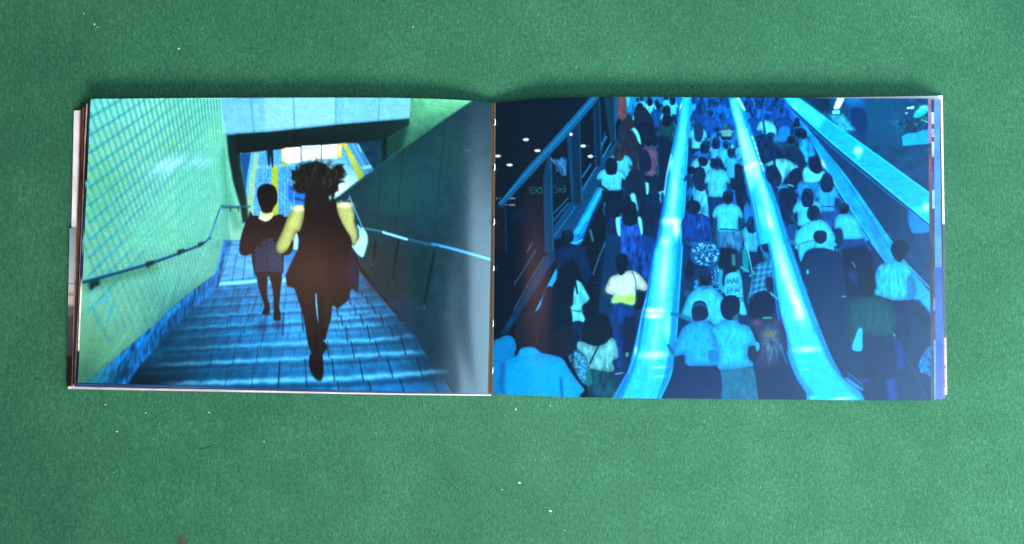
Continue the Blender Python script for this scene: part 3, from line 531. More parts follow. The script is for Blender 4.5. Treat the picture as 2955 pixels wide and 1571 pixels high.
    c.person(1560,230,62,130,170,(4,52,62),(0,16,34),ph=230); c.person(1340,250,1,190,180,(14,16,26),(2,12,26),ph=120,arm=0); c.poly([(1290,160),(1370,150),(1440,260),(1450,400),(1300,380),(1280,260)],(12,22,38),sm=True,shade=.3)
    c.poly([(1240,310),(1290,330),(1335,400),(1345,470),(1300,430),(1260,360)], (100,205,225), sm=True, soft=1.6); c.line([(1250,320),(1330,480)], 2, (10,40,60))
    c.poly([(1165,300),(1200,255),(1255,245),(1275,290),(1270,330),(1195,350),(1170,330)], (22,26,34), sm=True); c.poly([(1150,430),(1160,370),(1200,350),(1260,350),(1310,430),(1330,640),(1280,700),(1180,560),(1140,470)], (26,24,36), sm=True, fold=.1); c.poly([(1300,280),(1430,300),(1480,420),(1470,480),(1360,500),(1330,400)],(4,14,30),sm=True)
    c.person(1405,440,86,180,240,(84,62,92),(4,14,30),ph=220,skin=(70,70,90),hair=(8,12,22)); c.poly([(1320,520),(1390,520),(1430,620),(1410,700),(1330,690)],(10,18,36),sm=True,soft=3)
    c.poly([(1480,400),(1580,400),(1600,640),(1540,900),(1490,760)], (0,16,34), soft=8)
    c.person(1150,510,80,210,180,(66,178,212),(4,18,34),ph=100,lean=.15,hair=(30,26,32))
    c.poly([(1240,700),(1340,690),(1390,760),(1380,900),(1330,930),(1240,900),(1225,800)], (6,20,38), sm=True, shade=.2, fold=.15); c.line([(1270,910),(1300,1030)], 16, (100,190,205), soft=3, w2=9); c.poly([(1375,790),(1405,800),(1415,900),(1385,900)], (100,190,180), soft=2); c.line([(1400,700),(1450,745)], 2, (110,110,80), a=.7)
    c.poly([(1420,760),(1480,730),(1520,800),(1540,860),(1500,890),(1510,1100),(1490,1250),(1380,1300),(1330,1100),(1340,920),(1400,900)], (2,20,42), sm=True, fold=.15); c.line([(1500,885),(1545,868)], 8, (70,150,180), soft=2, w2=4)
    c.poly([(1010,850),(1160,850),(1200,900),(1220,1000),(1150,1080),(1060,1090),(1030,980)], (2,12,26), sm=True, fold=.15)
    c.poly([(1200,900),(1260,960),(1280,1100),(1230,1100),(1180,1060)], (3,16,32), sm=True)
    c.person(1085,625,88,240,180,(74,182,218),(3,14,28),ph=0,arm=0); c.line([(1000,830),(1045,860)], 8, (16,40,50)); c.line([(1205,790),(1215,860),(1190,930)], 10, (6,26,42))
    # woman in blue gown
    c.poly([(1120,1110),(1150,1092),(1180,1100),(1185,1240),(1138,1245)], (110,205,225), sm=True, shade=.25); c.poly([(1310,1095),(1345,1110),(1354,1240),(1325,1248),(1305,1180)], (110,205,225), sm=True, shade=.25)
    c.poly([(1160,1100),(1310,1100),(1340,1250),(1370,1400),(7,1200,110),(7,1120,100),(5,1165,1370)], (22,62,140), soft=2.5, fold=.16)
    c.poly([(1195,1000),(1240,960),(1290,975),(1310,1080),(1300,1150),(1240,1170),(1185,1140),(1180,1060)], (2,12,26), sm=True, fold=.2)
    R(7); c.poly([(1150,-40),(1300,-60),(1380,0),(1360,200),(1330,300),(1230,240),(1180,130)], (10,44,110), soft=7, fold=.25); c.poly([(1290,-60),(1390,-40),(1380,80),(1320,90)], (0,40,100), soft=6)
    # jacket man
    R(7)
    c.poly([(585,80),(620,45),(690,15),(760,20),(820,40),(850,130),(870,200),(880,270),(840,330),(800,300),(740,160),(680,160),(620,250),(590,230)], (4,24,56), sm=True, soft=2.5, shade=.3); c.line([(700,0),(740,10)], 4, (90,170,200)); R(5); c.hair(708,1260,54,62)
    R(7)
    c.poly([(725,312),(790,330),(830,400),(860,468),(805,520),(800,570),(830,640),(830,668),(720,655),(705,570),(700,420)], (86,186,206), sm=True, shade=.25, fold=.08); c.line([(720,560),(770,568),(810,565)], 3, (20,80,100), soft=2); c.line([(745,330),(760,420)], 5, (4,14,24))
    c.poly([(640,180),(700,160),(745,220),(750,320),(730,400),(720,520),(680,500),(640,440),(600,380),(590,260)], (0,10,20), sm=True, soft=3); c.poly([(500,380),(560,370),(600,420),(690,520),(720,640),(700,860),(640,940),(450,930),(430,760),(450,560)], (0,12,24), sm=True, soft=4)
    c.poly([(720,660),(825,670),(810,800),(750,900),(700,820)], (2,22,44), sm=True, fold=.2)
    # pale top woman
    c.poly([(1060,500),(1230,515),(1230,620),(1140,700),(1130,1000),(1060,1000),(1040,700),(1030,600)], (6,38,92), sm=True, fold=.16, shade=.3); c.poly([(1225,450),(1320,400),(1340,480),(1250,560)], (2,8,22), sm=True); c.poly([(1140,620),(1240,600),(1260,900),(1180,1000),(1140,900)],(2,16,40),soft=8)
    c.shirt([(1160,236),(1215,232),(1270,262),(1325,330),(1340,375),(1310,400),(1255,390),(1240,440),(1222,515),(1120,495),(1060,502),(1040,480),(1060,440),(1020,425),(990,390),(1030,290),(1090,262)], (178,204,200), soft=1.8, fold=.04)
    c.poly([(1055,440),(1110,430),(1200,430),(1235,440),(1222,515),(1120,498),(1045,500)], (150,215,110), soft=9, a=.75, sm=True); c.glow(1195,460,40,24,(140,230,60),.7); c.glow(1010,390,30,40,(180,160,146),.4); c.glow(1310,360,30,40,(180,160,146),.4)
    c.line([(1210,240),(1235,300),(1245,400),(1250,520)], 2.4, (20,50,56)); c.line([(1130,280),(1100,400)], 2, (140,150,150), soft=3, a=.6)
    c.poly([(1095,100),(1150,95),(1178,150),(1170,210),(1140,260),(1105,265),(1080,190),(1078,140)], (2,10,22), sm=True)
    # foreground group bottom left
    c.poly([(800,680),(880,600),(980,590),(1030,660),(1050,800),(1000,850),(850,850),(800,800)], (0,10,20), sm=True, soft=3)
    c.poly([(860,1040),(1000,1060),(1050,1070),(1090,1230),(1110,1300),(860,1300),(840,1150)], (6,50,64), soft=3, fold=.18)
    c.shirt([(770,815),(850,830),(920,850),(990,830),(1040,785),(1075,820),(1098,940),(1065,965),(1050,990),(1065,1040),(1030,1070),(900,1045),(850,1040),(830,960),(760,880)], (96,166,180), fold=.1)
    c.poly([(830,620),(1000,640),(1030,780),(940,850),(860,840),(820,800)], (0,10,18), sm=True, soft=3); c.line([(935,850),(900,920),(862,1000)], 4.5, (4,26,36))
    c.shirt([(690,900),(740,890),(790,900),(840,960),(860,1040),(880,1150),(850,1180),(790,1150),(730,1040),(690,960)], (50,112,148), tex='grain', ta=.22, fold=.05); c.line([(725,890),(718,1000)], 7, (6,30,46), soft=2); c.poly([(830,1040),(870,1060),(885,1160),(840,1190)], (20,90,90), soft=4)
    c.poly([(590,720),(660,690),(730,730),(740,850),(700,930),(600,940),(470,920),(450,840)], (10,16,26), sm=True, soft=3); c.glow(640,800,50,90,(20,16,18),.6)
    c.shirt([(60,860),(120,790),(180,765),(230,785),(258,850),(240,940),(160,1000),(130,1200),(150,1300),(50,1300)], (6,112,176), shade=.15, fold=0)
    c.poly([(280,600),(360,560),(430,600),(445,760),(430,860),(340,880),(260,860),(250,700)], (22,18,24), sm=True, soft=4)
    c.poly([(3+240,900),(290,870),(250,940)], (4,10,20), soft=3)
    c.shirt([(290,880),(340,862),(410,866),(450,905),(560,930),(640,960),(690,1040),(760,1140),(818,1215),(780,1260),(750,1340),(140,1340),(130,1150),(140,1000),(200,960),(260,930)], (8,140,206), shade=.18, fold=0, soft=2.6)
    c.poly([(285,890),(410,880),(450,915),(300,935)], (20,150,220), soft=6, a=.6, sm=True); c.line([(625,1120),(628,1200),(640,1290)], 8, (0,60,110), soft=5, a=.7); c.line([(150,1010),(140,1200),(170,1300)], 10, (0,70,130), soft=7, a=.7)
    c.ell(1170,925,15,22,(50,120,130),2); c.line([(1075,1085),(1130,1075)], 4, (70,150,180), soft=2)
    for i in range(9): c.ell(g.uniform(300,1180), g.uniform(760,1150), 2, 2, (120,150,160), 1, a=.5)
    # ---- rail one
    A = [(5,1690,60),(5,1640,350),(5,1580,600),(5,1530,950),(5,1470,1300),(7,1370,150),(7,1330,400),(7,1290,580),(7,1240,800),(7,1180,1050),(7,1030,1310)]
    Bp = [(7,1440,1310),(7,1530,1090),(7,1565,900),(7,1590,600),(7,1612,300),(7,1632,0),(5,1690,1300),(5,1722,1000),(5,1745,500),(5,1775,60)]
    c.poly(A+Bp, (0,116,196), soft=2.4)
    c.poly([(5,1700,60),(5,1660,350),(5,1610,600),(5,1560,950),(5,1515,1250),(7,1400,80),(7,1370,300),(7,1325,560),(7,1290,800),(7,1230,1050),(7,1120,1310),(7,1400,1310),(7,1480,1080),(7,1510,900),(7,1540,600),(7,1570,300),(7,1585,0),(5,1670,1250),(5,1700,1000),(5,1728,500),(5,1755,60)], (36,166,228), soft=3, tex='vert', ta=.03)
    R(5); c.poly([(1700,62),(1768,62),(1735,500),(1640,700),(1690,300)], (30,178,232), soft=8, a=.7); c.poly([(1690,95),(1672,150),(1668,180),(1690,140)], (180,240,230), soft=2)
    for l,w,cc,a in (([(1740,480),(1712,1000),(1680,1300),(7,1622,40),(7,1600,400),(7,1580,700),(7,1560,950),(7,1520,1120),(7,1430,1310)],3,(60,190,245),.9),([(1752,480),(1722,1000),(1690,1320),(7,1635,20),(7,1615,400),(7,1595,700)],2,(0,44,110),.9),([(1580,640),(1545,900),(1480,1300),(7,1385,40),(7,1350,380),(7,1302,640),(7,1250,860),(7,1190,1060),(7,1080,1300)],3,(0,70,150),.9),([(1600,560),(1562,720),(1540,900)],4,(140,226,248),.8),
                     ([(7,1330,460),(7,1290,600),(7,1240,900),(7,1180,1080)],2.4,(120,216,250),.8),([(1530,960),(1460,1330),(7,1345,200)],4,(0,40,110),.6),([(7,1575,0),(7,1555,400),(7,1530,700)],2,(10,110,190),.7)): c.line(l,w,cc,soft=1.8,a=a)
    R(5); c.glow(1620,1130,50,34,(236,248,250),1.,.2,1.5); c.glow(1640,1200,30,60,(232,246,250),1.); c.glow(1560,1130,40,30,(210,240,248),.9); c.glow(1550,1300,36,40,(190,232,246),.8); c.glow(1600,640,14,60,(190,238,248),.7,.2); c.glow(1620,900,34,330,(180,234,246),.75,.09); c.glow(1690,420,26,260,(130,218,244),.7,.1)
    R(7); c.glow(1470,250,46,330,(190,238,248),.85,.07); c.glow(1400,800,40,240,(150,226,248),.7,.14); c.glow(1370,560,46,24,(240,250,252),1.); c.glow(1440,560,40,20,(230,248,252),.9); c.glow(1390,606,70,22,(246,252,252),.95,0,1.4); c.glow(1500,700,30,100,(170,230,246),.7); c.glow(1390,928,120,34,(190,236,248),.9,-.05,1.5); c.glow(1430,1030,60,10,(190,236,248),.8,-.05); c.glow(1440,1105,50,9,(170,230,248),.7,-.05); c.glow(1240,890,10,36,(210,244,250),.9,.2)
    for i in range(34): 
        f = i/34; c.line([(1400+f*150,60),(1385+f*150,400),(1310+f*205,900),(1150+f*290,1300)], 1.2, (30,140,200) if i%2 else (190,240,250), soft=1.2, a=g.uniform(.12,.42))
    # ---- middle lane riders
    R(5)
    c.person(1830,330,1,150,170,(80,185,215),ph=60); c.poly([(1795,320),(1830,275),(1865,300),(1875,380),(1850,445),(1805,430)], (8,40,70), sm=True); c.line([(1750,290),(1745,380)], 12, (40,140,190))
    c.person(1885,475,66,180,110,(8,84,160),(2,30,70),ph=60,hair=(0,24,52)); c.person(1990,450,70,130,150,(30,140,200),ph=60); c.person(2010,390,50,110,90,(24,120,190),ph=30,hair=(0,36,80)); c.person(2085,430,44,110,100,(80,180,215),ph=60)
    c.person(1860,590,1,190,230,(80,172,206),(60,150,200),ph=330,arm=0); c.poly([(1790,690),(1850,660),(1890,700),(1900,820),(1870,870),(1810,850),(1790,780)], (6,26,54), sm=True, shade=.3, fold=.15); c.line([(1845,650),(1860,700)], 5, (6,24,44)); c.line([(1760,700),(1715,775)], 8, (8,44,80)); c.person(1960,640,60,110,190,(70,176,212),(2,22,52),ph=150,hair=(2,20,44)); c.poly([(1830,590),(1870,575),(1915,600),(1900,650),(1850,650)],(0,14,34),sm=True)
    c.person(1770,660,1,70,60,(2,14,34),arm=0)
    R(6); c.person(80,360,60,130,110,(20,120,200),ph=40,hair=(0,30,70)); c.person(110,310,50,120,60,(90,150,150),hair=(30,60,70),ph=30); c.person(20,440,60,120,110,(60,150,205),ph=60,hair=(0,30,66)); c.person(105,470,60,150,130,(50,160,215),ph=60,hair=(0,28,64)); c.person(152,540,72,120,170,(44,156,214),(2,26,60),ph=100,hair=(0,24,50))
    c.person(30,630,90,210,230,(66,176,220),(4,34,74),ph=160,hair=(0,20,44)); c.poly([(180,640),(240,650),(270,700),(260,900),(250,1100),(190,950),(180,760)],(4,18,40),sm=True,fold=.15)
    R(5)
    c.poly([(1700,1110),(1740,1070),(1800,1060),(1870,1070),(1930,1110),(1945,1200),(1900,1300),(1720,1290),(1690,1180)], (8,44,116), sm=True, shade=.3, fold=.12); c.hair(1790,1010,62,66,(6,16,36)); c.line([(1860,1080),(1875,1200)], 2, (60,110,150)); c.line([(1825,1190),(1845,1150)], 3, (60,120,170))
    R(6)
    c.poly([(40,1180),(230,1190),(245,1310),(225,1400),(8,180,60),(8,80,40),(6,30,1330)], (40,96,140), soft=2.5, fold=.14, sm=True, shade=.35)
    c.person(118,920,100,250,230,(62,180,222),arm=1,hair=(0,16,36)); c.line([(50,1195),(225,1205)], 3, (10,40,70))
    # floral hat, printed dress, red haired neighbours
    R(7)
    c.poly([(1690,70),(1710,30),(1800,-10),(1900,10),(1935,60),(1935,130),(1880,190),(1790,195),(1720,170),(1692,120)], (8,70,122), sm=True, soft=2)
    for i in range(210):
        a = g.uniform(0,6.28); r = g.uniform(0,1)**.5; c.ell(1815+112*r*math.cos(a), 98+92*r*math.sin(a), g.uniform(4,10), g.uniform(4,9), (110,200,226) if i%2 else (2,44,84), 1.2, a=.85)
    c.poly([(1680,130),(1720,190),(1720,260),(1670,330),(1640,240)], (0,14,36), soft=5)
    c.poly([(1850,200),(1920,180),(1950,300),(1940,430),(1860,400)], (6,54,104), soft=3)
    for i in range(90): c.ell(g.uniform(1850,1945), g.uniform(195,420), g.uniform(3,8), g.uniform(4,8), (80,180,215) if i%2 else (0,26,60), 1.2, a=.85)
    c.poly([(1725,320),(1760,300),(1760,400),(1720,400)], (30,110,160), soft=3, tex='grain', ta=.4); c.glow(1665,420,26,26,(30,100,150),.5)
    # woman with lettered shirt
    R(8)
    c.poly([(60,60),(110,50),(160,80),(190,150),(180,240),(120,260),(60,240),(40,160)], (4,16,34), sm=True, soft=3); c.line([(160,110),(165,180)], 10, (60,130,130), soft=4, a=.8); c.line([(60,240),(50,330),(80,400)], 12, (30,130,160), soft=3); c.line([(200,240),(225,330)], 11, (30,120,140), soft=3, w2=8)
    c.poly([(100,275),(150,245),(210,260),(235,360),(245,480),(270,590),(200,580),(90,420),(90,330)], (64,176,218), sm=True, shade=.15)
    for l in ([(105,345),(112,300),(124,335),(134,298),(146,340)],[(150,340),(164,292),(182,336)],[(156,322),(176,320)],[(192,336),(190,290),(212,288)],[(190,312),(210,310)],[(192,336),(216,332)],
              [(112,420),(110,388),(130,386)],[(110,404),(126,402)],[(112,420),(132,416)],[(144,418),(142,382),(160,380)],[(142,400),(158,396)],[(172,416),(182,374),(202,410)],[(176,400),(196,396)],[(208,400),(206,372),(226,368)],
              [(200,470),(200,452),(216,452),(216,464),(202,466)],[(222,486),(230,452),(246,490)]): c.line(l, 2.6, (8,50,86), soft=1.8, sm=False, a=.75)
    c.line([(100,374),(222,350)], 2, (8,50,90), a=.6); c.line([(150,440),(240,428)], 2, (8,50,90), a=.6)
    c.poly([(232,60),(285,56),(290,250),(240,240)], (10,110,130), soft=4); c.line([(225,205),(285,240)], 6, (50,140,150), soft=2)
    c.line([(262,0),(290,110),(316,250)], 3, (90,190,220), soft=1.6)
    # plaid boy
    c.poly([(350,180),(410,160),(480,110),(515,120),(518,260),(500,340),(470,370),(460,430),(340,440),(330,520),(275,490),(300,380),(340,260)], (16,96,150), sm=True, soft=2, shade=.25)
    for i in range(9): c.line([(330+i*24,200-i*8),(290+i*24,480-i*14)], 2.2, (20,40,90) if i%2 else (120,190,190), soft=1.5, a=.6)
    for i in range(11): c.line([(340-i*4,210+i*26),(515-i*4,190+i*22)], 2.4, (12,40,80) if i%2 else (110,180,170), soft=1.5, a=.55)
    c.poly([(430,290),(500,300),(505,400),(440,400)], (10,22,44), soft=5, sm=True)
    c.poly([(340,440),(290,460),(290,600),(330,640),(480,600),(520,450),(440,430)],(4,14,36),soft=6)
    c.poly([(355,60),(390,0),(450,-5),(470,50),(460,110),(420,130),(400,165),(375,150)], (8,22,40), sm=True); c.poly([(400,90),(445,80),(460,120),(420,140)], (20,80,100), soft=4, sm=True); c.line([(300,275),(330,250)], 8, (30,110,150), soft=2); c.line([(470,420),(525,465)], 7, (50,140,140), soft=2)
    # ---- rail two
    R(6)
    c.poly([(6,125,66),(6,150,200),(6,200,360),(6,262,700),(6,330,1000),(6,385,1330),(8,440,0),(8,480,180),(8,500,300),(8,540,560),(8,590,760),(8,625,960),(8,680,1120),(8,760,1240),(8,770,1330),(8,1270,1330),(8,1180,1190),(8,1060,1110),(8,980,960),(8,900,760),(8,840,600),(8,740,340),(8,620,0),(6,640,1330),(6,560,1040),(6,440,700),(6,300,300),(6,228,66)], (0,124,204), soft=2.6)
    c.poly([(6,135,80),(6,160,200),(6,212,360),(6,278,700),(6,365,1000),(6,420,1330),(8,462,0),(8,500,180),(8,525,400),(8,562,600),(8,612,760),(8,650,920),(8,715,1100),(8,830,1240),(8,850,1310),(8,1190,1300),(8,1010,1120),(8,915,930),(8,820,700),(8,735,470),(8,670,270),(8,580,0),(6,605,1330),(6,520,1000),(6,400,700),(6,270,300),(6,212,72)], (44,170,228), soft=3.2, tex='vert', ta=.03)
    c.poly([(6,200,360),(6,290,330),(6,400,700),(6,300,900),(6,260,640)], (150,222,240), soft=14, a=.6); c.line([(6,208,72),(6,262,170)], 7, (170,240,240), soft=2); c.poly([(8,640,880),(8,760,850),(8,980,1050),(8,1190,1290),(8,860,1290),(8,720,1100)], (0,160,232), soft=14, a=.85)
    for l,w,cc,a in (([(6,262,700),(6,320,960),(6,395,1330),(8,445,120)],5,(0,100,190),.9),([(6,275,700),(6,338,960),(6,410,1330)],2,(160,230,250),.7),([(8,480,200),(8,520,540),(8,570,760),(8,620,960),(8,690,1120),(8,790,1260)],4,(0,110,200),.9),([(6,300,300),(6,420,640),(6,545,1000),(6,640,1300),(8,690,220),(8,780,480),(8,860,690),(8,940,900),(8,1060,1090),(8,1220,1210)],6,(0,128,220),.95),
                     ([(6,318,330),(6,440,650),(6,570,1010),(6,665,1320),(8,720,250),(8,810,500),(8,890,700),(8,970,900),(8,1085,1080),(8,1190,1170)],3,(30,60,140),.85),([(8,830,500),(8,905,700),(8,985,900),(8,1090,1060),(8,1200,1150),(8,1250,1230)],2,(60,150,220),.7),([(8,850,690),(8,930,900),(8,1040,1090),(8,1210,1230)],3,(0,50,110),.7)): c.line(l,w,cc,soft=1.8,a=a)
    R(6)
    for y in range(400,680,44): c.line([(330+(y-400)*.33,y),(340+(y-400)*.33,y+26)], 3.5, (190,240,246), soft=1.5)
    c.glow(300,670,34,30,(240,250,250),1.,0,1.5); c.glow(352,636,36,22,(240,250,250),.95); c.glow(330,700,50,60,(180,232,246),.6); c.glow(470,1110,16,60,(230,246,250),.9,-.3); c.glow(490,1160,30,40,(190,236,248),.8,-.3); c.glow(410,1080,20,90,(150,222,244),.6,-.25); c.glow(240,380,30,330,(170,230,246),.75,-.22); c.glow(430,900,32,330,(180,234,246),.7,-.28)
    R(8); c.glow(610,300,36,330,(200,240,248),.8,-.3); c.glow(690,520,36,120,(226,244,250),.9,-.35); c.glow(640,430,26,90,(200,238,248),.7,-.25); c.glow(700,600,50,40,(200,238,248),.8,-.3); c.glow(560,200,34,170,(180,232,246),.75,-.2); c.glow(760,882,105,30,(170,232,250),1.,-.06,1.5); c.glow(740,985,50,8,(110,215,246),.8,-.05); c.glow(745,1045,36,8,(140,222,246),.8); c.glow(1060,1285,100,14,(150,236,246),1.,-.05,1.4); c.glow(815,1280,30,16,(120,220,244),.8)
    for i in range(26):
        f = i/26; c.line([(470+f*110,0),(530+f*190,430),(620+f*230,800),(760+f*240,1120)], 1.2, (40,150,210) if i%2 else (200,240,250), soft=1.2, a=g.uniform(.12,.4))
    c.line([(600,100),(690,340)], 2, (70,170,220), a=.6)
    # ---- right lane riders
    R(6)
    c.shirt([(375,310),(400,270),(470,265),(520,300),(540,350),(530,390),(480,370),(440,400),(430,350),(370,350)], (84,190,215)); c.line([(425,270),(440,370)], 6, (10,60,90)); c.shirt([(560,330),(610,305),(650,320),(665,400),(640,440),(570,455),(542,420)], (16,104,190)); c.hair(710,300,34,22,(2,20,44)); c.hair(740,370,48,44,(2,20,44)); c.line([(660,310),(690,360)], 8, (10,40,80))
    c.poly([(370,400),(440,380),(520,420),(560,500),(640,560),(600,640),(430,640),(380,520)], (0,26,58), sm=True, fold=.2); c.hair(490,400,38,38,(2,22,46)); c.glow(530,420,24,40,(60,170,210),.6)
    c.person(660,430,70,150,120,(10,76,116),(0,24,50),ph=60); c.shirt([(730,450),(790,415),(840,440),(865,520),(870,560),(820,580),(760,570),(740,520)], (24,130,196), fold=.12)
    c.poly([(600,500),(700,480),(770,560),(790,660),(740,760),(650,700),(600,600)], (0,28,56), sm=True)
    # woman bending with pack
    c.shirt([(440,640),(490,610),(560,590),(620,595),(690,630),(725,665),(690,700),(640,720),(600,780),(560,840),(535,830),(560,770),(530,700),(470,660)], (84,182,212), fold=.1)
    c.poly([(450,680),(520,640),(560,700),(585,760),(560,830),(500,820),(450,760)], (4,26,56), sm=True, shade=.3, fold=.2); c.line([(520,605),(525,660)], 6, (6,28,50)); c.poly([(650,720),(720,670),(750,760),(700,860),(640,860)], (4,20,44), sm=True, fold=.15); c.line([(640,815),(680,828)], 5, (70,160,170), soft=2)
    c.poly([(560,860),(680,860),(720,1000),(700,1150),(600,1120),(570,1000)], (2,20,46), sm=True, fold=.1); c.hair(600,550,60,30,(2,22,48))
    # woman with long hair
    c.poly([(720,820),(760,790),(940,800),(950,880),(880,960),(740,930)], (20,110,170), sm=True, fold=.12, shade=.2)
    c.shirt([(765,690),(800,660),(880,690),(950,700),(960,740),(900,790),(800,800),(765,770)], (80,190,224)); c.poly([(820,590),(880,570),(915,620),(925,700),(880,720),(830,690),(815,640)], (4,16,44), sm=True, fold=.15)
    # tall man
    c.poly([(920,1010),(1070,1010),(1065,1100),(1040,1180),(960,1180),(925,1100)], (14,64,130), sm=True, shade=.3, fold=.1); c.person(972,762,92,190,220,(36,140,220),arm=1,hair=(2,22,48)); c.line([(935,1000),(1060,1005)], 3, (4,40,90))
    c.person(806,890,90,240,220,(56,170,218),(4,30,66),ph=60,hair=(2,22,48))
    c.shirt([(1060,1080),(1130,1060),(1200,1080),(1255,1150),(1280,1230),(1275,1280),(1110,1285),(1095,1200),(1050,1200),(1035,1150)], (52,164,222)); c.poly([(1030,1210),(1100,1200),(1105,1330),(1050,1340)], (6,30,60), sm=True); c.hair(1120,1020,44,50,(2,22,50)); c.poly([(1105,1285),(1280,1282),(1330,1400),(8,640,60),(6,1100,1400)], (10,44,96), soft=3, fold=.06)
    c.shirt([(830,1125),(900,1110),(980,1150),(1030,1230),(1045,1290),(1000,1325),(8,330+620,60),(8,690,60),(6,700,1330),(6,690,1290),(6,740,1190)], (60,178,222)); c.hair(858,1060,58,72,(2,20,44)); c.line([(640,1290),(690,1320)], 10, (20,90,130), soft=3)
    R(8); c.shirt([(690,40),(720,0),(830,-20),(840,40),(760,80),(720,160),(700,120)], (50,164,214)); c.poly([(920,0),(980,-10),(1020,20),(960,50)], (40,150,190), soft=3)
    c.poly([(740,110),(790,60),(870,45),(960,60),(1050,100),(1090,200),(1080,360),(1060,560),(1100,1100),(1000,1000),(880,720),(770,420),(715,240)], (6,30,62), sm=True, soft=3, shade=.1); R(6); c.hair(914,1265,58,62,(2,18,40))
    R(8); c.poly([(1050,60),(1250,20),(1300,100),(1330,300),(1300,420),(1100,460)], (2,16,40), soft=8); c.line([(1142,162),(1165,204)], 2.4, (90,150,190)); c.glow(1150,280,40,60,(20,50,100),.7,-.6); c.ell(773,243,9,20,(60,170,200),2); c.line([(1055,445),(1085,447)], 3, (60,160,190)); c.line([(745,330),(770,400)], 3, (40,90,150), soft=2.5, a=.7)
    # right edge man white shirt
    c.poly([(1440,470),(1620,470),(1640,600),(1580,900),(1570,1080),(1500,1090),(1480,800),(1440,620)], (2,26,58), sm=True, soft=3, fold=.1); c.poly([(1490,760),(1560,860),(1570,1040),(1510,1060)], (14,44,110), soft=8, a=.7)
    c.shirt([(1380,180),(1450,160),(1480,135),(1560,140),(1610,190),(1650,280),(1665,400),(1640,460),(1590,475),(1480,478),(1400,455),(1322,425),(1340,360),(1328,290),(1345,220)], (34,160,216), fold=.09); c.poly([(1590,300),(1640,280),(1665,420),(1600,470),(1588,400)], (4,60,110), soft=8, a=.6, sm=True)
    c.poly([(1455,60),(1475,10),(1520,-20),(1580,-10),(1610,40),(1600,90),(1555,140),(1530,165),(1485,130)], (2,18,38), sm=True)
    c.line([(1400,200),(1420,440)], 3, (0,100,160), soft=3, a=.5); c.line([(1500,180),(1540,450)], 3, (0,110,170), soft=3, a=.5)
    # dark green shirt man
    c.poly([(1225,760),(1440,760),(1500,900),(1510,1290),(1420,1330),(1240,1330),(1220,1000)], (2,26,56), soft=5, fold=.06); c.poly([(1420,1130),(1500,1120),(1510,1330),(1440,1330)], (20,54,124), soft=10, a=.8); c.glow(1250,1140,40,16,(30,60,130),.7)
    c.poly([(1130,490),(1180,460),(1240,445),(1300,430),(1380,450),(1440,480),(1500,600),(1490,740),(1420,780),(1240,775),(1160,840),(1120,830),(1112,700),(1115,560)], (6,56,70), sm=True, soft=3, shade=.3, fold=.05)
    c.poly([(1190,260),(1260,240),(1320,290),(1325,380),(1300,440),(1240,450),(1200,400),(1180,320)], (2,18,34), sm=True, soft=3)
    c.poly([(1190,715),(1222,712),(1224,800),(1218,890),(1150,890),(1140,850),(1160,790)], (40,156,206), sm=True, soft=2); c.line([(1480,755),(1490,770)], 3, (110,180,210))
    # ---- front group centre
    R(7)
    c.shirt([(1760,370),(1840,350),(1900,390),(1960,450),(2010,560),(2010,660),(1900,690),(1840,650),(1700,640),(1620,600),(1640,520),(1680,430)], (54,166,220)); c.poly([(1775,365),(1850,350),(1850,380),(1790,390)], (20,90,140), soft=4); c.hair(1815,300,50,62,(4,18,40))
    c.line([(1540,590),(1610,605),(1700,640)], 9, (20,90,120), soft=2, w2=14)
    c.poly([(1560,930),(1680,930),(1700,1010),(1900,1020),(1990,1200),(1990,1320),(1480,1320),(1540,1100)], (10,30,62), soft=3)
    c.shirt([(1720,650),(1790,635),(1860,670),(1900,720),(1920,900),(1930,1005),(1760,1020),(1650,1005),(1640,930),(1560,940),(1530,910),(1590,780),(1630,700)], (30,142,222)); c.poly([(1700,570),(1720,500),(1770,480),(1815,500),(1838,570),(1830,620),(1780,645),(1720,640)], (8,24,50), sm=True); c.line([(1710,530),(1770,505),(1828,535)], 4, (40,110,150), soft=3, a=.7); c.line([(1510,850),(1545,905)], 9, (20,80,110), soft=2.5)
    R(8)
    c.poly([(50,1030),(320,1030),(365,1130),(385,1330),(55,1330),(70,1200)], (22,84,112), soft=3, fold=.05)
    c.poly([(275,850),(380,850),(360,900),(320,980),(280,930)], (8,26,48), sm=True)
    c.shirt([(60,650),(120,622),(180,630),(220,670),(290,690),(330,770),(350,845),(290,860),(280,940),(325,1000),(310,1025),(150,1045),(35,1040),(30,900),(0,780),(-30,720),(20,680)], (34,158,220), fold=.05); c.poly([(345,820),(385,840),(360,900),(345,870)], (40,140,170), soft=2, sm=True)
    c.poly([(60,490),(100,445),(150,435),(205,460),(215,540),(190,625),(140,640),(80,620),(55,560)], (4,14,40), sm=True); c.poly([(150,620),(200,580),(205,640),(160,640)], (20,80,110), soft=3)
    R(7); c.poly([(1840,900),(1900,890),(1920,960),(1900,985),(1850,980)], (20,100,150), soft=3, sm=True)
    R(8)
    c.poly([(330,1000),(580,980),(640,1180),(760,1330),(370,1330)], (10,26,54), soft=4)
    c.poly([(290,670),(350,630),(440,620),(530,630),(570,680),(600,780),(600,900),(550,960),(540,1030),(350,1040),(330,980),(380,860),(330,760)], (30,42,76), sm=True, soft=2.5, shade=.35)
    for i in range(150):
        a = i/75*6.283+g.uniform(-.05,.05); r0 = g.uniform(15,120); r1 = r0+g.uniform(25,70); cc = ((150,130,110),(60,130,160),(120,90,120),(120,180,190))[i%4]
        c.line([(465+r0*math.cos(a)*.7,820+r0*math.sin(a)),(465+r1*math.cos(a)*.62,830+r1*math.sin(a)*1.02)], g.uniform(1.5,3.5), cc, soft=3, a=g.uniform(.1,.28))
    c.glow(460,760,60,36,(120,110,60),.5); c.glow(350,660,40,26,(120,70,100),.6); c.glow(530,650,40,26,(100,60,100),.5)
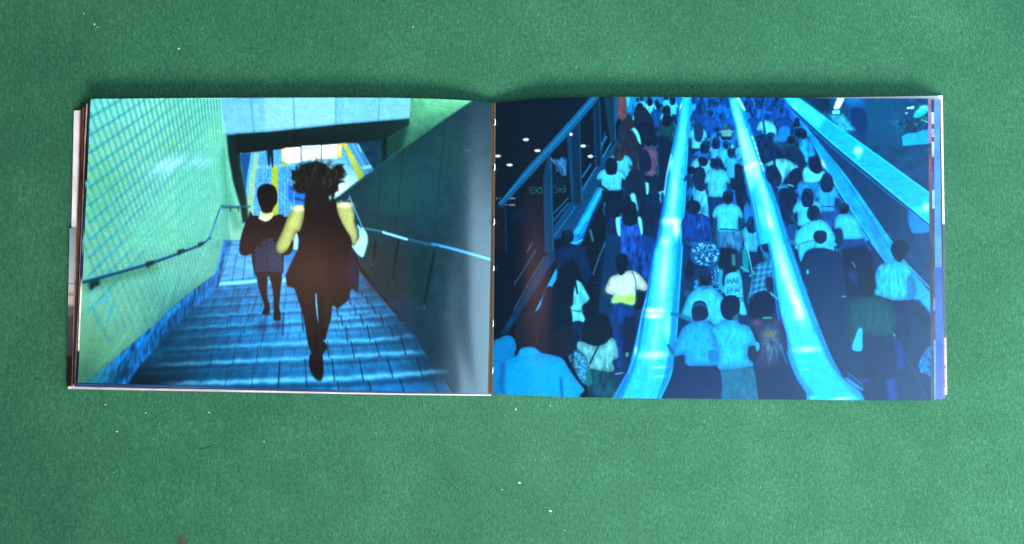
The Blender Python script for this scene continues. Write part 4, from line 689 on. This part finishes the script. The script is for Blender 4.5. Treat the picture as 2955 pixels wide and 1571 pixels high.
    c.poly([(330,430),(400,400),(460,420),(495,500),(480,590),(430,615),(360,600),(330,520)], (4,14,40), sm=True); c.line([(410,622),(470,620)], 4, (60,180,120), soft=2)
    c.line([(550,840),(600,1000)], 3, (60,150,190), soft=2.5, a=.6)
    for i in range(30): 
        R(0); c.ell(g.uniform(1450,1700), g.uniform(300,1100), .9, .9, (110,140,150), 1, a=.5)
    c.im = np.stack([blur(c.im[..., k], 1, 1, 1) for k in range(3)], -1)
    d = np.array((3,18,30.)); c.im = d+c.im*(1-d/255)      # navy deepest tone of the print, with some surface haze painted in
    c.im *= (1+.03*c.grain+.01*c.soft)[..., None]
    return c
# ------------------------------------------------------------------ helpers
def mesh_obj(name, verts, faces, mats, parent=None, uvs=None, midx=None, smooth=True):
    me = bpy.data.meshes.new(name); me.from_pydata([tuple(v) for v in verts], [], faces)
    for m in mats: me.materials.append(m)
    if uvs is not None:
        l = me.uv_layers.new(name="page"); idx = np.zeros(len(me.loops), np.int32); me.loops.foreach_get('vertex_index', idx)
        l.data.foreach_set('uv', np.asarray(uvs, np.float32)[idx].ravel())
    if midx is not None: me.polygons.foreach_set('material_index', np.asarray(midx, np.int32))
    if smooth: me.polygons.foreach_set('use_smooth', np.ones(len(me.polygons), bool))
    me.update(); o = bpy.data.objects.new(name, me); C.objects.link(o)
    if parent: o.parent = parent
    return o
def mat(name, rough=.5, spec=.5):
    m = bpy.data.materials.new(name); m.use_nodes = True; nt = m.node_tree; b = nt.nodes['Principled BSDF']
    b.inputs['Roughness'].default_value = rough; b.inputs['Specular IOR Level'].default_value = spec
    return m, nt, b
def N(nt, t, **k):
    n = nt.nodes.new(t)
    for a, v in k.items():
        if a in n.inputs: n.inputs[a].default_value = v
        else: setattr(n, a, v)
    return n
def ramp(nt, stops, inp=None, interp='LINEAR'):
    r = nt.nodes.new('ShaderNodeValToRGB'); r.color_ramp.interpolation = interp; e = r.color_ramp.elements
    while len(e) < len(stops): e.new(.5)
    for i, (p, c) in enumerate(stops): e[i].position = p; e[i].color = (*c, 1)
    if inp is not None: nt.links.new(inp, r.inputs[0])
    return r
def lin(c): return tuple((v/255/12.92) if v/255 <= .04045 else ((v/255+.055)/1.055)**2.4 for v in c)
# ------------------------------------------------------------------ green paper
def paper_material():
    m, nt, b = mat("green_paper", .75, .25); L = nt.links
    tc = N(nt, 'ShaderNodeTexCoord')
    def noise(scale, det, rot=0, sx=1, sy=1, rough=.6):
        mp = N(nt, 'ShaderNodeMapping'); mp.inputs['Scale'].default_value = (sx, sy, 1); mp.inputs['Rotation'].default_value = (0, 0, rot)
        n = N(nt, 'ShaderNodeTexNoise', Scale=scale, Detail=det, Roughness=rough); L.new(tc.outputs['Object'], mp.inputs[0]); L.new(mp.outputs[0], n.inputs['Vector']); return n.outputs['Fac']
    def madd(a, k, c=None):
        n = N(nt, 'ShaderNodeMath', operation='MULTIPLY_ADD'); L.new(a, n.inputs[0]); n.inputs[1].default_value = k
        if c is None: n.inputs[2].default_value = 0
        else: L.new(c, n.inputs[2])
        return n.outputs[0]
    f = madd(noise(1300, 3, 0, 1, .8, .7), .50)
    f = madd(noise(1100, 3, 1.1, 1, .3, .7), .32, f); f = madd(noise(1200, 3, -.9, 1, .3, .7), .32, f)
    f = madd(noise(420, 4), .18, f); f = madd(noise(9, 3), .20, f); f = madd(noise(40, 3, .4), .10, f)
    r = ramp(nt, [(.56, (.0015, .027, .0125)), (.80, (.009, .072, .034)), (.96, (.030, .126, .060)), (1., (.09, .20, .09))], f)
    sp = N(nt, 'ShaderNodeSeparateXYZ'); L.new(tc.outputs['Object'], sp.inputs[0])
    L.new(r.outputs[0], b.inputs['Base Color'])
    bp = N(nt, 'ShaderNodeBump', Strength=.35, Distance=.0002); L.new(f, bp.inputs['Height']); L.new(bp.outputs[0], b.inputs['Normal'])
    return m, noise
green, _ = paper_material()
gm = bpy.data.meshes.new("paper"); nx, ny = 80, 60; vs = []
for j in range(ny+1):
    for i in range(nx+1):
        x = -.8+1.6*i/nx; y = -.6+1.2*j/ny
        vs.append((x, y, .00025*math.sin(5*x+1)*math.cos(6*y)-.0003))
fs = [(j*(nx+1)+i, j*(nx+1)+i+1, (j+1)*(nx+1)+i+1, (j+1)*(nx+1)+i) for j in range(ny) for i in range(nx)]
ground = mesh_obj("table_paper", vs, fs, [green]); ground['kind'] = 'structure'
# ------------------------------------------------------------------ book
book = bpy.data.objects.new("photo_book", None); C.objects.link(book); book.location = (0, 0, 0)
book['label'] = "open landscape photo book showing a blue stairway and crowded escalators, lying on green paper"; book['category'] = "book"
def image_from(canvas, name, gain):
    sat = 1.16 if 'escalator' in name else 1.02
    a = np.clip(canvas.im/255, 0, 1)**1.10; g = a@np.array([.25, .6, .15]); a = np.clip(g[..., None]+sat*(a-g[..., None]), 0, 1); l = np.where(a <= .04045, a/12.92, ((a+.055)/1.055)**2.4)/gain
    l = np.clip(l, 0, .86); s = np.where(l <= .0031308, l*12.92, 1.055*l**(1/2.4)-.055)
    H, W = s.shape[:2]; px = np.ones((H, W, 4), np.float32); px[..., :3] = s[::-1]
    im = bpy.data.images.new(name, W, H); im.pixels.foreach_set(px.ravel()); im.update(); im.pack(); return im
def print_material(name, canvas, gain, rough=.19):
    m, nt, b = mat(name, rough, .5); L = nt.links
    t = N(nt, 'ShaderNodeTexImage'); t.image = image_from(canvas, name, gain); t.interpolation = 'Cubic'; t.extension = 'EXTEND'
    L.new(t.outputs[0], b.inputs['Base Color'])
    tc = N(nt, 'ShaderNodeTexCoord'); n = N(nt, 'ShaderNodeTexNoise', Scale=1500, Detail=2); L.new(tc.outputs['Object'], n.inputs['Vector'])
    n2 = N(nt, 'ShaderNodeTexNoise', Scale=30, Detail=2); L.new(tc.outputs['Object'], n2.inputs['Vector'])
    ad = N(nt, 'ShaderNodeMath', operation='MULTIPLY_ADD'); L.new(n2.outputs['Fac'], ad.inputs[0]); ad.inputs[1].default_value = 12; L.new(n.outputs['Fac'], ad.inputs[2])
    bp = N(nt, 'ShaderNodeBump', Strength=.22, Distance=.00002); L.new(ad.outputs[0], bp.inputs['Height']); L.new(bp.outputs[0], b.inputs['Normal'])
    return m
edge_m, nt_, b_ = mat("paper_edge", .8, .2); b_.inputs['Base Color'].default_value = (.62, .58, .52, 1)
n_ = N(nt_, 'ShaderNodeTexNoise', Scale=900, Detail=3); r_ = ramp(nt_, [(.35, (.30, .27, .26)), (.62, (.72, .68, .64))], n_.outputs['Fac']); nt_.links.new(r_.outputs[0], b_.inputs['Base Color'])
ZT = .0140
def zprof_l(s):            # height of the left page: flat, then rolling down into the gutter
    s = np.asarray(s, float); u = np.clip((s-.80)/.20, 0, 1); return ZT-.0015*s-.0085*u**2.1
def zprof_r(s):
    s = np.asarray(s, float); u = np.clip((.17-s)/.17, 0, 1); return ZT-.0012*(1-s)-.0080*u**2.0
def sheet(name, side, z_of, ns, nt_, thick, mats, edges=None, parent=book, ripple=None):
    """a leaf of paper: a bent sheet with real thickness; edges = (TL, TR, BL, BR) pixel corners or None for the page itself"""
    S = np.linspace(0, 1, ns); S = S if side == 'L' else S
    T = np.linspace(0, 1, nt_); vs = []; uv = []
    for lo in (0, 1):
        for t in T:
            for s in S:
                x, y = page_xy(side, s, t)
                if edges is not None:
                    dx = edges(s, t); x += dx[0]; y += dx[1]
                z = float(z_of(s)) + (ripple(s, t) if ripple else 0)
                th_ = thick(s) if callable(thick) else thick; p = at(float(x), float(y), z); p.z -= th_*lo; vs.append(p); uv.append((s, 1-t))
    n = ns*nt_; fs = []; mi = []
    q = lambda i, j, lo: lo*n+j*ns+i
    for j in range(nt_-1):
        for i in range(ns-1):
            fs.append((q(i,j,0), q(i,j+1,0), q(i+1,j+1,0), q(i+1,j,0))); mi.append(0)
            fs.append((q(i,j,1), q(i+1,j,1), q(i+1,j+1,1), q(i,j+1,1))); mi.append(1)
    for i in range(ns-1):
        fs.append((q(i,0,0), q(i+1,0,0), q(i+1,0,1), q(i,0,1))); mi.append(1)
        fs.append((q(i,nt_-1,0), q(i,nt_-1,1), q(i+1,nt_-1,1), q(i+1,nt_-1,0))); mi.append(1)
    for j in range(nt_-1):
        fs.append((q(0,j,0), q(0,j,1), q(0,j+1,1), q(0,j+1,0))); mi.append(1)
        fs.append((q(ns-1,j,0), q(ns-1,j+1,0), q(ns-1,j+1,1), q(ns-1,j,1))); mi.append(1)
    o = mesh_obj(name, vs, fs, mats, parent, uv, mi)
    a = o.data.attributes.new('sharp_edge', 'BOOLEAN', 'EDGE') if 'sharp_edge' not in o.data.attributes else o.data.attributes['sharp_edge']
    bm = bmesh.new(); bm.from_mesh(o.data)
    for e in bm.edges:
        if len(e.link_faces) == 2 and e.link_faces[0].material_index != e.link_faces[1].material_index: e.smooth = False
    bm.to_mesh(o.data); bm.free()
    return o
GAIN_L, GAIN_R = np.array([1.16, 1.18, 1.24]), np.array([1.80, 1.74, 1.82])
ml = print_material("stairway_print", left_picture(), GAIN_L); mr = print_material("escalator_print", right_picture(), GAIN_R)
def rip_l(s, t):
    r = .0004*math.sin(3.1*t+.6)*math.sin(2.6*s)
    u = max(0, (s-.78)/.22); r -= .00022*math.exp(-((s-.915-.05*max(0, t-.75)*3)/.022)**2)*min(1, max(0, (t-.45)/.3))
    return r
def rip_r(s, t): return .0005*math.sin(2.4*t+.3)*math.sin(3*s)+.0003*math.sin(9*s+2*t)*s
pl = sheet("page", 'L', zprof_l, 150, 60, .0002, [ml, edge_m], ripple=rip_l)
pl['label'] = "glossy left page with two women running down a green-tiled stairway"
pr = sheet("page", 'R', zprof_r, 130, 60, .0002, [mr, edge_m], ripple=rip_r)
pr['label'] = "glossy right page with a blue crowd riding escalators"
# printed leaves below: only narrow strips of each picture show at the fore-edge
def strip_material(name, stops, noise_amt=.35, scale=60, rough=.3, seed=0., interp='LINEAR', ink=.78):
    """colour along the height of the leaf (t), as the printed picture underneath has it"""
    m, nt, b = mat(name, rough, .5); L = nt.links
    uv = N(nt, 'ShaderNodeUVMap'); uv.uv_map = 'page'; sp = N(nt, 'ShaderNodeSeparateXYZ'); L.new(uv.outputs[0], sp.inputs[0])
    iv = N(nt, 'ShaderNodeMath', operation='SUBTRACT'); iv.inputs[0].default_value = 1; L.new(sp.outputs[1], iv.inputs[1])
    r = ramp(nt, [(p, tuple(v*ink for v in lin(c))) for p, c in stops], iv.outputs[0], interp)
    tc = N(nt, 'ShaderNodeTexCoord'); mp = N(nt, 'ShaderNodeMapping'); mp.inputs['Scale'].default_value = (.3, 1, 1); mp.inputs['Location'].default_value = (seed, seed, 0)
    n = N(nt, 'ShaderNodeTexNoise', Scale=scale, Detail=6, Roughness=.7); L.new(tc.outputs['Object'], mp.inputs[0]); L.new(mp.outputs[0], n.inputs['Vector'])
    rr = ramp(nt, [(.32, (1-noise_amt*1.6,)*3), (.68, (1+noise_amt,)*3)], n.outputs['Fac'])
    mx = N(nt, 'ShaderNodeMix', data_type='RGBA', blend_type='MULTIPLY'); mx.inputs[0].default_value = 1
    L.new(r.outputs[0], mx.inputs[6]); L.new(rr.outputs[0], mx.inputs[7]); L.new(mx.outputs[2], b.inputs['Base Color'])
    return m
def edge_material(name, c1, c2, scale=400):
    m, nt, b = mat(name, .7, .3); tc = N(nt, 'ShaderNodeTexCoord'); mp = N(nt, 'ShaderNodeMapping'); mp.inputs['Scale'].default_value = (.25, 1, 6)
    n = N(nt, 'ShaderNodeTexNoise', Scale=scale, Detail=5, Roughness=.75); nt.links.new(tc.outputs['Object'], mp.inputs[0]); nt.links.new(mp.outputs[0], n.inputs['Vector'])
    r = ramp(nt, [(.40, lin(c1)), (.60, lin(c2))], n.outputs['Fac']); nt.links.new(r.outputs[0], b.inputs['Base Color']); return m
# left stack, from just under the page to the cover:  (dx, dy) of top-left, (dx, dy) of bottom-left, dy at the gutter end, colours
left_leaves = [
 ((-5, 6), (-5, 3.0), 1.2, [(0,(6,40,90)),(.1,(10,60,110)),(.2,(2,10,14)),(.28,(4,20,20)),(.29,(120,190,220)),(.31,(6,30,40)),(.45,(8,60,110)),(.50,(90,190,220)),(.55,(6,30,90)),(.62,(10,50,120)),(.66,(236,236,210)),(.88,(240,240,220)),(.885,(4,6,14)),(.985,(6,12,60)),(.99,(10,34,70)),(1,(10,40,76))], (10,20,60), (60,90,130)),
 ((-9, 9), (-7.5, 7), 2.4, [(0,(10,12,24)),(.3,(4,8,12)),(.6,(20,24,60)),(.985,(6,8,20)),(.99,(40,70,110)),(1,(50,84,120))], (14,26,60), (150,150,160)),
 ((-13, 14), (-10, 11), 3.6, [(0,(190,160,150)),(.5,(170,140,150)),(.985,(120,100,104)),(.99,(14,40,80)),(1,(20,40,80))], (16,40,84), (40,90,140)),
 ((-18, 19.5), (-13, 14.5), 4.6, [(0,(22,18,24)),(.5,(14,12,20)),(.985,(10,10,14)),(.99,(150,150,170)),(1,(170,165,180))], (30,40,80), (120,120,150)),
 ((-22.5, 25), (-15, 16.5), 5.4, [(0,(140,80,54)),(.25,(76,30,28)),(.45,(120,76,54)),(.7,(90,66,54)),(.985,(50,38,36)),(.99,(220,190,190)),(1,(225,205,205))], (190,130,130), (235,220,215)),
 ((-27, 28), (-17, 18.5), 6.0, [(0,(60,48,50)),(.3,(30,22,24)),(.6,(90,66,50)),(.985,(44,34,34)),(.99,(190,140,140)),(1,(200,160,160))], (180,130,130), (240,225,220)),
 ((-31, 31), (-19, 18.6), 6.6, [(0,(150,130,130)),(.5,(160,134,110)),(.985,(170,130,100)),(.99,(230,215,215)),(1,(240,230,230))], (225,215,215), (190,150,150)),
]
zs = np.linspace(0, 1, len(left_leaves)+1)
for i, (tl, bl, dyr, st, e1, e2) in enumerate(left_leaves):
    z0 = ZT-.0002-(i+.15)*.00165
    def ed(s, t, tl=tl, bl=bl, dyr=dyr, i=i):
        k = (1-s)**1.0; w_ = 1.0
        jx = .5*math.sin(7*t+i*2.1)+.3*math.sin(17*t+i)
        dx = (tl[0]+(bl[0]-tl[0])*t+jx)*k
        dyt = tl[1]*(1-min(1, s*1.6))+ 3*i*0; dyb = bl[1]*(1-s)+dyr*s
        return dx, dyt*(1-t)+dyb*t
    n_ = len(left_leaves); fr = lambda s: (float(zprof_l(s))-.0007-.0026)/n_
    zf = lambda s, i=i: float(zprof_l(s))-.0007-fr(s)*i
    tk = lambda s: fr(s)*.93
    o = sheet("leaf", 'L', zf, 60, 26, tk, [strip_material("leaf_print_left", st, .4, 55, seed=i*1.7), edge_material("leaf_edge_left", e1, e2)], ed)
right_leaves = [
 ((9, 0.5), (9, -.2), -1, [(0,(150,120,170)),(.14,(140,110,170)),(.15,(40,44,70)),(.22,(120,80,110)),(.5,(40,50,70)),(.8,(60,60,84)),(1,(56,74,90))], (150,120,110), (226,216,200), 'LINEAR'),
 ((17, 1), (14, -1), -2, [(0,(80,40,60)),(.04,(170,200,210)),(.08,(110,60,80)),(.095,(160,200,215)),(.125,(110,60,80)),(.14,(160,200,215)),(.19,(130,50,60)),(.22,(60,80,150)),(.3,(130,190,210)),(.36,(50,70,80)),(.55,(60,74,96)),(.66,(100,120,190)),(.70,(60,60,100)),(.8,(90,150,210)),(1,(90,140,220))], (180,200,220), (235,235,235), 'CONSTANT'),
 ((34, .8), (35, -3.6), -4, [(0,(82,150,236)),(.45,(70,140,230)),(.56,(80,146,240)),(.562,(40,90,200)),(.7,(60,100,206)),(.82,(50,86,190)),(1,(84,104,196))], (170,190,225), (230,235,240), 'LINEAR'),
 ((37, .8), (40, -6.5), -5.5, [(0,(34,36,50)),(.3,(40,44,60)),(.5,(30,34,50)),(1,(120,110,160))], (100,100,130), (190,180,190), 'LINEAR'),
]
for i, (tr, br, dyl, st, e1, e2, ip) in enumerate(right_leaves):
    z0 = ZT-.0002-(i+.15)*.0027
    def ed(s, t, tr=tr, br=br, dyl=dyl, i=i):
        jx = .35*math.sin(9*t+i*1.3)+.2*math.sin(23*t+i)
        dx = (tr[0]+(br[0]-tr[0])*t+jx)*s
        rc = 0 if i else 0
        return dx, (1.5*(1-t)+(br[1]-1.2)*t)*1.0+tr[1]*(1-t)*s
    n_ = len(right_leaves); fr = lambda s: (float(zprof_r(s))-.0007-.0026)/n_
    zf = lambda s, i=i: float(zprof_r(s))-.0007-fr(s)*i
    tk = lambda s: fr(s)*.93
    o = sheet("leaf", 'R', zf, 60, 26, tk, [strip_material("leaf_print_right", st, .22 if i == 2 else .3, 90, seed=i*2.3+9, interp=ip, ink=.46), edge_material("leaf_edge_right", e1, e2)], ed)
# rounded-corner slab from pixel corners at a height
def slab(name, corners, z, thick, mats, n=(2, 24), parent=book, midx_top=0, wob=0.):
    (tl, tr, br, bl) = corners; nx, ny = n; vs = []; uv = []
    for lo in (0, 1):
        for j in range(ny+1):
            for i in range(nx+1):
                s = i/nx; t = j/ny
                x = (tl[0]*(1-s)+tr[0]*s)*(1-t)+(bl[0]*(1-s)+br[0]*s)*t; y = (tl[1]*(1-s)+tr[1]*s)*(1-t)+(bl[1]*(1-s)+br[1]*s)*t
                x += wob*math.sin(t*9+s*3)
                p = at(x, y, z); p.z -= lo*thick; vs.append(p); uv.append((s, 1-t))
    m = (nx+1)*(ny+1); q = lambda i, j, lo: lo*m+j*(nx+1)+i; fs = []; mi = []
    for j in range(ny):
        for i in range(nx):
            fs += [(q(i,j,0), q(i,j+1,0), q(i+1,j+1,0), q(i+1,j,0)), (q(i,j,1), q(i+1,j,1), q(i+1,j+1,1), q(i,j+1,1))]; mi += [0, 1]
    for i in range(nx): fs += [(q(i,0,0), q(i+1,0,0), q(i+1,0,1), q(i,0,1)), (q(i,ny,0), q(i,ny,1), q(i+1,ny,1), q(i+1,ny,0))]; mi += [1, 1]
    for j in range(ny): fs += [(q(0,j,0), q(0,j,1), q(0,j+1,1), q(0,j+1,0)), (q(nx,j,0), q(nx,j+1,0), q(nx,j+1,1), q(nx,j,1))]; mi += [1, 1]
    return mesh_obj(name, vs, fs, mats, parent, uv, mi, smooth=False)
white_l, nt, b = mat("cover_white", .55, .4); tc = N(nt, 'ShaderNodeTexCoord'); n = N(nt, 'ShaderNodeTexNoise', Scale=70, Detail=5); nt.links.new(tc.outputs['Object'], n.inputs['Vector'])
r = ramp(nt, [(.35, (.50, .46, .50)), (.65, (.62, .58, .62))], n.outputs['Fac']); nt.links.new(r.outputs[0], b.inputs['Base Color'])
cl = slab("cover", ((213.5,319.5),(1420,322),(1416,1124),(196.5,1123)), .0024, .0022, [white_l, white_l], (8, 24)); cl['label'] = "pale back of the cover showing as a strip left of the leaves"
cr = slab("cover", ((1432,300),(2720,276.5),(2733,1139),(1424,1130)), .0024, .0022, [white_l, white_l], (8, 24)); cr['label'] = "white front cover edge showing above and right of the leaves"
spm, nt, b = mat("spine_card", .6, .3); b.inputs['Base Color'].default_value = (*lin((96,78,56)), 1)
n = N(nt, 'ShaderNodeTexNoise', Scale=300, Detail=4); r = ramp(nt, [(.35, lin((24,18,12))), (.65, lin((84,68,50)))], n.outputs['Fac']); nt.links.new(r.outputs[0], b.inputs['Base Color'])
slab("spine", ((1405,300),(1450,300),(1442,1136),(1396,1136)), .0046, .0044, [spm, spm], (2, 10))
# the folded section whose two folds meet at the gutter
fold = slab("section_fold", ((1425.5,297.5),(1430.5,297.5),(1423,1136),(1417.5,1136)), .0056, .0009, [spm, spm], (2, 24))
# belly band wrapped round the lower part of the cover
bl_m = strip_material("band_print_left", [(0,(120,138,146)),(.02,(122,140,150)),(.12,(140,152,162)),(.2,(150,158,168)),(.345,(170,172,178)),(.35,(70,66,66)),(.356,(180,176,178)),(.40,(172,168,170)),(.42,(120,112,112)),(.435,(176,170,168)),(.475,(170,164,162)),(.50,(84,78,80)),(.54,(96,90,94)),(.56,(64,60,66)),(.80,(54,50,56)),(.82,(16,14,16)),(1,(12,11,12))], .06, 60, .3)
br_m = strip_material("band_print_right", [(0,(66,80,96)),(.3,(70,84,100)),(.5,(60,74,90)),(.69,(58,76,92)),(.695,(190,160,165)),(.85,(205,175,172)),(.87,(120,96,104)),(.89,(190,158,160)),(1,(196,166,168))], .12, 120, .35, ink=.5)
dark_e, nt, b = mat("band_edge", .6, .3); b.inputs['Base Color'].default_value = (.015, .02, .025, 1)
def band_edge_left(): pass
b1 = slab("paper_band", ((200.8,659),(330,657),(300,1116),(191.5,1115.5)), .0032, .0030, [bl_m, dark_e], (4, 40), wob=.25); b1['label'] = "grey to black flap of the paper band at the left cover edge"
b2 = slab("paper_band", ((2600,651),(2727.5,649.5),(2731.5,1120),(2600,1122)), .0034, .0032, [br_m, dark_e], (4, 40), wob=.25); b2['label'] = "slate and pink flap of the paper band at the right cover edge"
# thread stitches in the gutter
thread, nt, b = mat("thread", .45, .5); b.inputs['Base Color'].default_value = (.75, .80, .80, 1)
def tube(name, pts, r, m, parent=None, seg=8):
    pts = [Vector(p) for p in pts]; vs = []; fs = []
    for i, p in enumerate(pts):
        d = (pts[min(i+1, len(pts)-1)]-pts[max(i-1, 0)]).normalized(); u = d.cross(Vector((0,0,1)))
        u = u.normalized() if u.length > 1e-6 else Vector((1,0,0)); v = d.cross(u)
        rr = r*(.55 if i in (0, len(pts)-1) else 1)
        for k in range(seg):
            a = 2*math.pi*k/seg; vs.append(p+u*rr*math.cos(a)+v*rr*math.sin(a))
    for i in range(len(pts)-1):
        for k in range(seg): fs.append((i*seg+k, i*seg+(k+1)%seg, (i+1)*seg+(k+1)%seg, (i+1)*seg+k))
    fs += [tuple(range(seg))[::-1], tuple((len(pts)-1)*seg+k for k in range(seg))]
    return mesh_obj(name, vs, fs, [m], parent)
rnd = random.Random(4)
for y0, y1, sc in ((343,362,1.), (472,493,1.), (630,650,1.), (766,782,.9), (922,944,.6), (1059,1079,.8)):
    x = 1428.5-(y0-300)/836*8
    pts = [at(x-1.5, y0, .0062), at(x+.8, y0+2, .0066), at(x+1.4*sc, (y0+y1)/2, .0068), at(x+.2, y1-2, .0066), at(x-2.2, y1, .0062)]
    tube("stitch", pts, .00022*sc+.00006, thread, book)
# ------------------------------------------------------------------ crumbs and hair on the paper
fleck_m, nt, b = mat("fleck", .8, .3); b.inputs['Base Color'].default_value = (.42, .45, .36, 1)
GR = "white paper crumbs scattered on the green paper"
def crumb(px, py, r, label, asp=1.2, ang=0.):
    bm = bmesh.new(); bmesh.ops.create_icosphere(bm, subdivisions=2, radius=1)
    for v in bm.verts:
        k = 1+rnd.uniform(-.22, .22); v.co = Vector((v.co.x*asp*k, v.co.y*k, v.co.z*.45*k))
    bmesh.ops.rotate(bm, verts=bm.verts, cent=(0,0,0), matrix=Matrix.Rotation(ang, 3, 'Z'))
    k = .88*r*CAM_H/FPX; bmesh.ops.scale(bm, verts=bm.verts, vec=(k, k, k)); me = bpy.data.meshes.new("paper_crumb"); bm.to_mesh(me); bm.free(); me.materials.append(fleck_m)
    o = bpy.data.objects.new("paper_crumb", me); C.objects.link(o); p = at(px, py, 0); o.location = (p.x, p.y, k*.35)
    o['label'] = label; o['category'] = "paper crumb"; o['group'] = GR
for a in (
 (516,141,2.9,"round white crumb on the green paper above the left page, largest there",1.1,.3), (273,71,2.1,"small upright white crumb near the top left corner of the green paper",1.6,1.5),
 (281.5,79,1.5,"tiny crumb just below right of the upright one at the top left of the paper",1.2,.2), (243,39,1.4,"tiny white crumb nearest the top edge at upper left",1.3,.4),
 (1192,79,1.9,"pale crumb on the green paper far above the left page's right half",1.1,.1), (604,1191,2.3,"pale crumb just below the left page, in the middle of its width",1.1,0),
 (421,1192,1.8,"small crumb below the left page, left of the two near its middle",1.,.4), (337.5,1246,2.3,"oblong pale crumb below the left quarter of the left page",1.5,.1),
 (304,1168,1.5,"flat thin crumb close under the bottom left corner of the book",2.0,.1), (762,1275,1.5,"faint crumb below the middle of the left page near the dark hair",1.,0),
 (1488,1181.5,2.4,"white crumb just below the gutter of the book",1.1,.5), (1588,1171,1.6,"tiny white crumb close under the right page near the gutter",1.,0),
 (1499,1394,2.5,"angular white crumb on the lower middle of the green paper",1.5,-.3), (1588,1475,3.2,"largest white crumb, low in the middle of the green paper",1.5,.2),
 (1629,1531,1.5,"tiny white crumb nearest the bottom edge of the paper",1.,0), (1449,1413,1.3,"faint tiny crumb left of the angular one at the lower middle",1.,0),
 (328,1365,1.3,"faint tiny crumb far below the book's left corner",1.,0), (444,1268,1.2,"very faint speck between the oblong crumb and the dark hair",1.,0)):
    crumb(*a)
hair_m, nt, b = mat("dark_hair", .5, .4); b.inputs['Base Color'].default_value = (.01, .03, .02, 1)
h = tube("loose_hair", [at(x, y, .00022) for x, y in ((570,1296),(585,1297),(600,1292),(615,1287),(628,1282))], .00011, hair_m); h['label'] = "short dark curved hair lying on the green paper below the left page"; h['category'] = "hair"
stain_m, nt, b = mat("red_fluff", .9, .1); b.inputs['Base Color'].default_value = (.10, .045, .025, 1)
fv = []; ff = []
for i in range(55):
    a = rnd.gauss(0, 5.5); c_ = rnd.gauss(0, 11); p = at(524+a, 1562+c_, 0); an = rnd.uniform(0, math.pi); l = rnd.uniform(.0004, .0011); wd = .00007
    dx, dy = math.cos(an), math.sin(an); z = rnd.uniform(.0002, .0007); k = len(fv)
    fv += [(p.x-dx*l-dy*wd, p.y-dy*l+dx*wd, z), (p.x+dx*l-dy*wd, p.y+dy*l+dx*wd, z+.0002), (p.x+dx*l+dy*wd, p.y+dy*l-dx*wd, z+.0002), (p.x-dx*l+dy*wd, p.y-dy*l-dx*wd, z)]; ff.append((k, k+1, k+2, k+3))
fl = mesh_obj("lint_tuft", fv, ff, [stain_m]); fl['label'] = "faint red-brown tuft of lint at the bottom edge of the green paper"; fl['category'] = "lint"
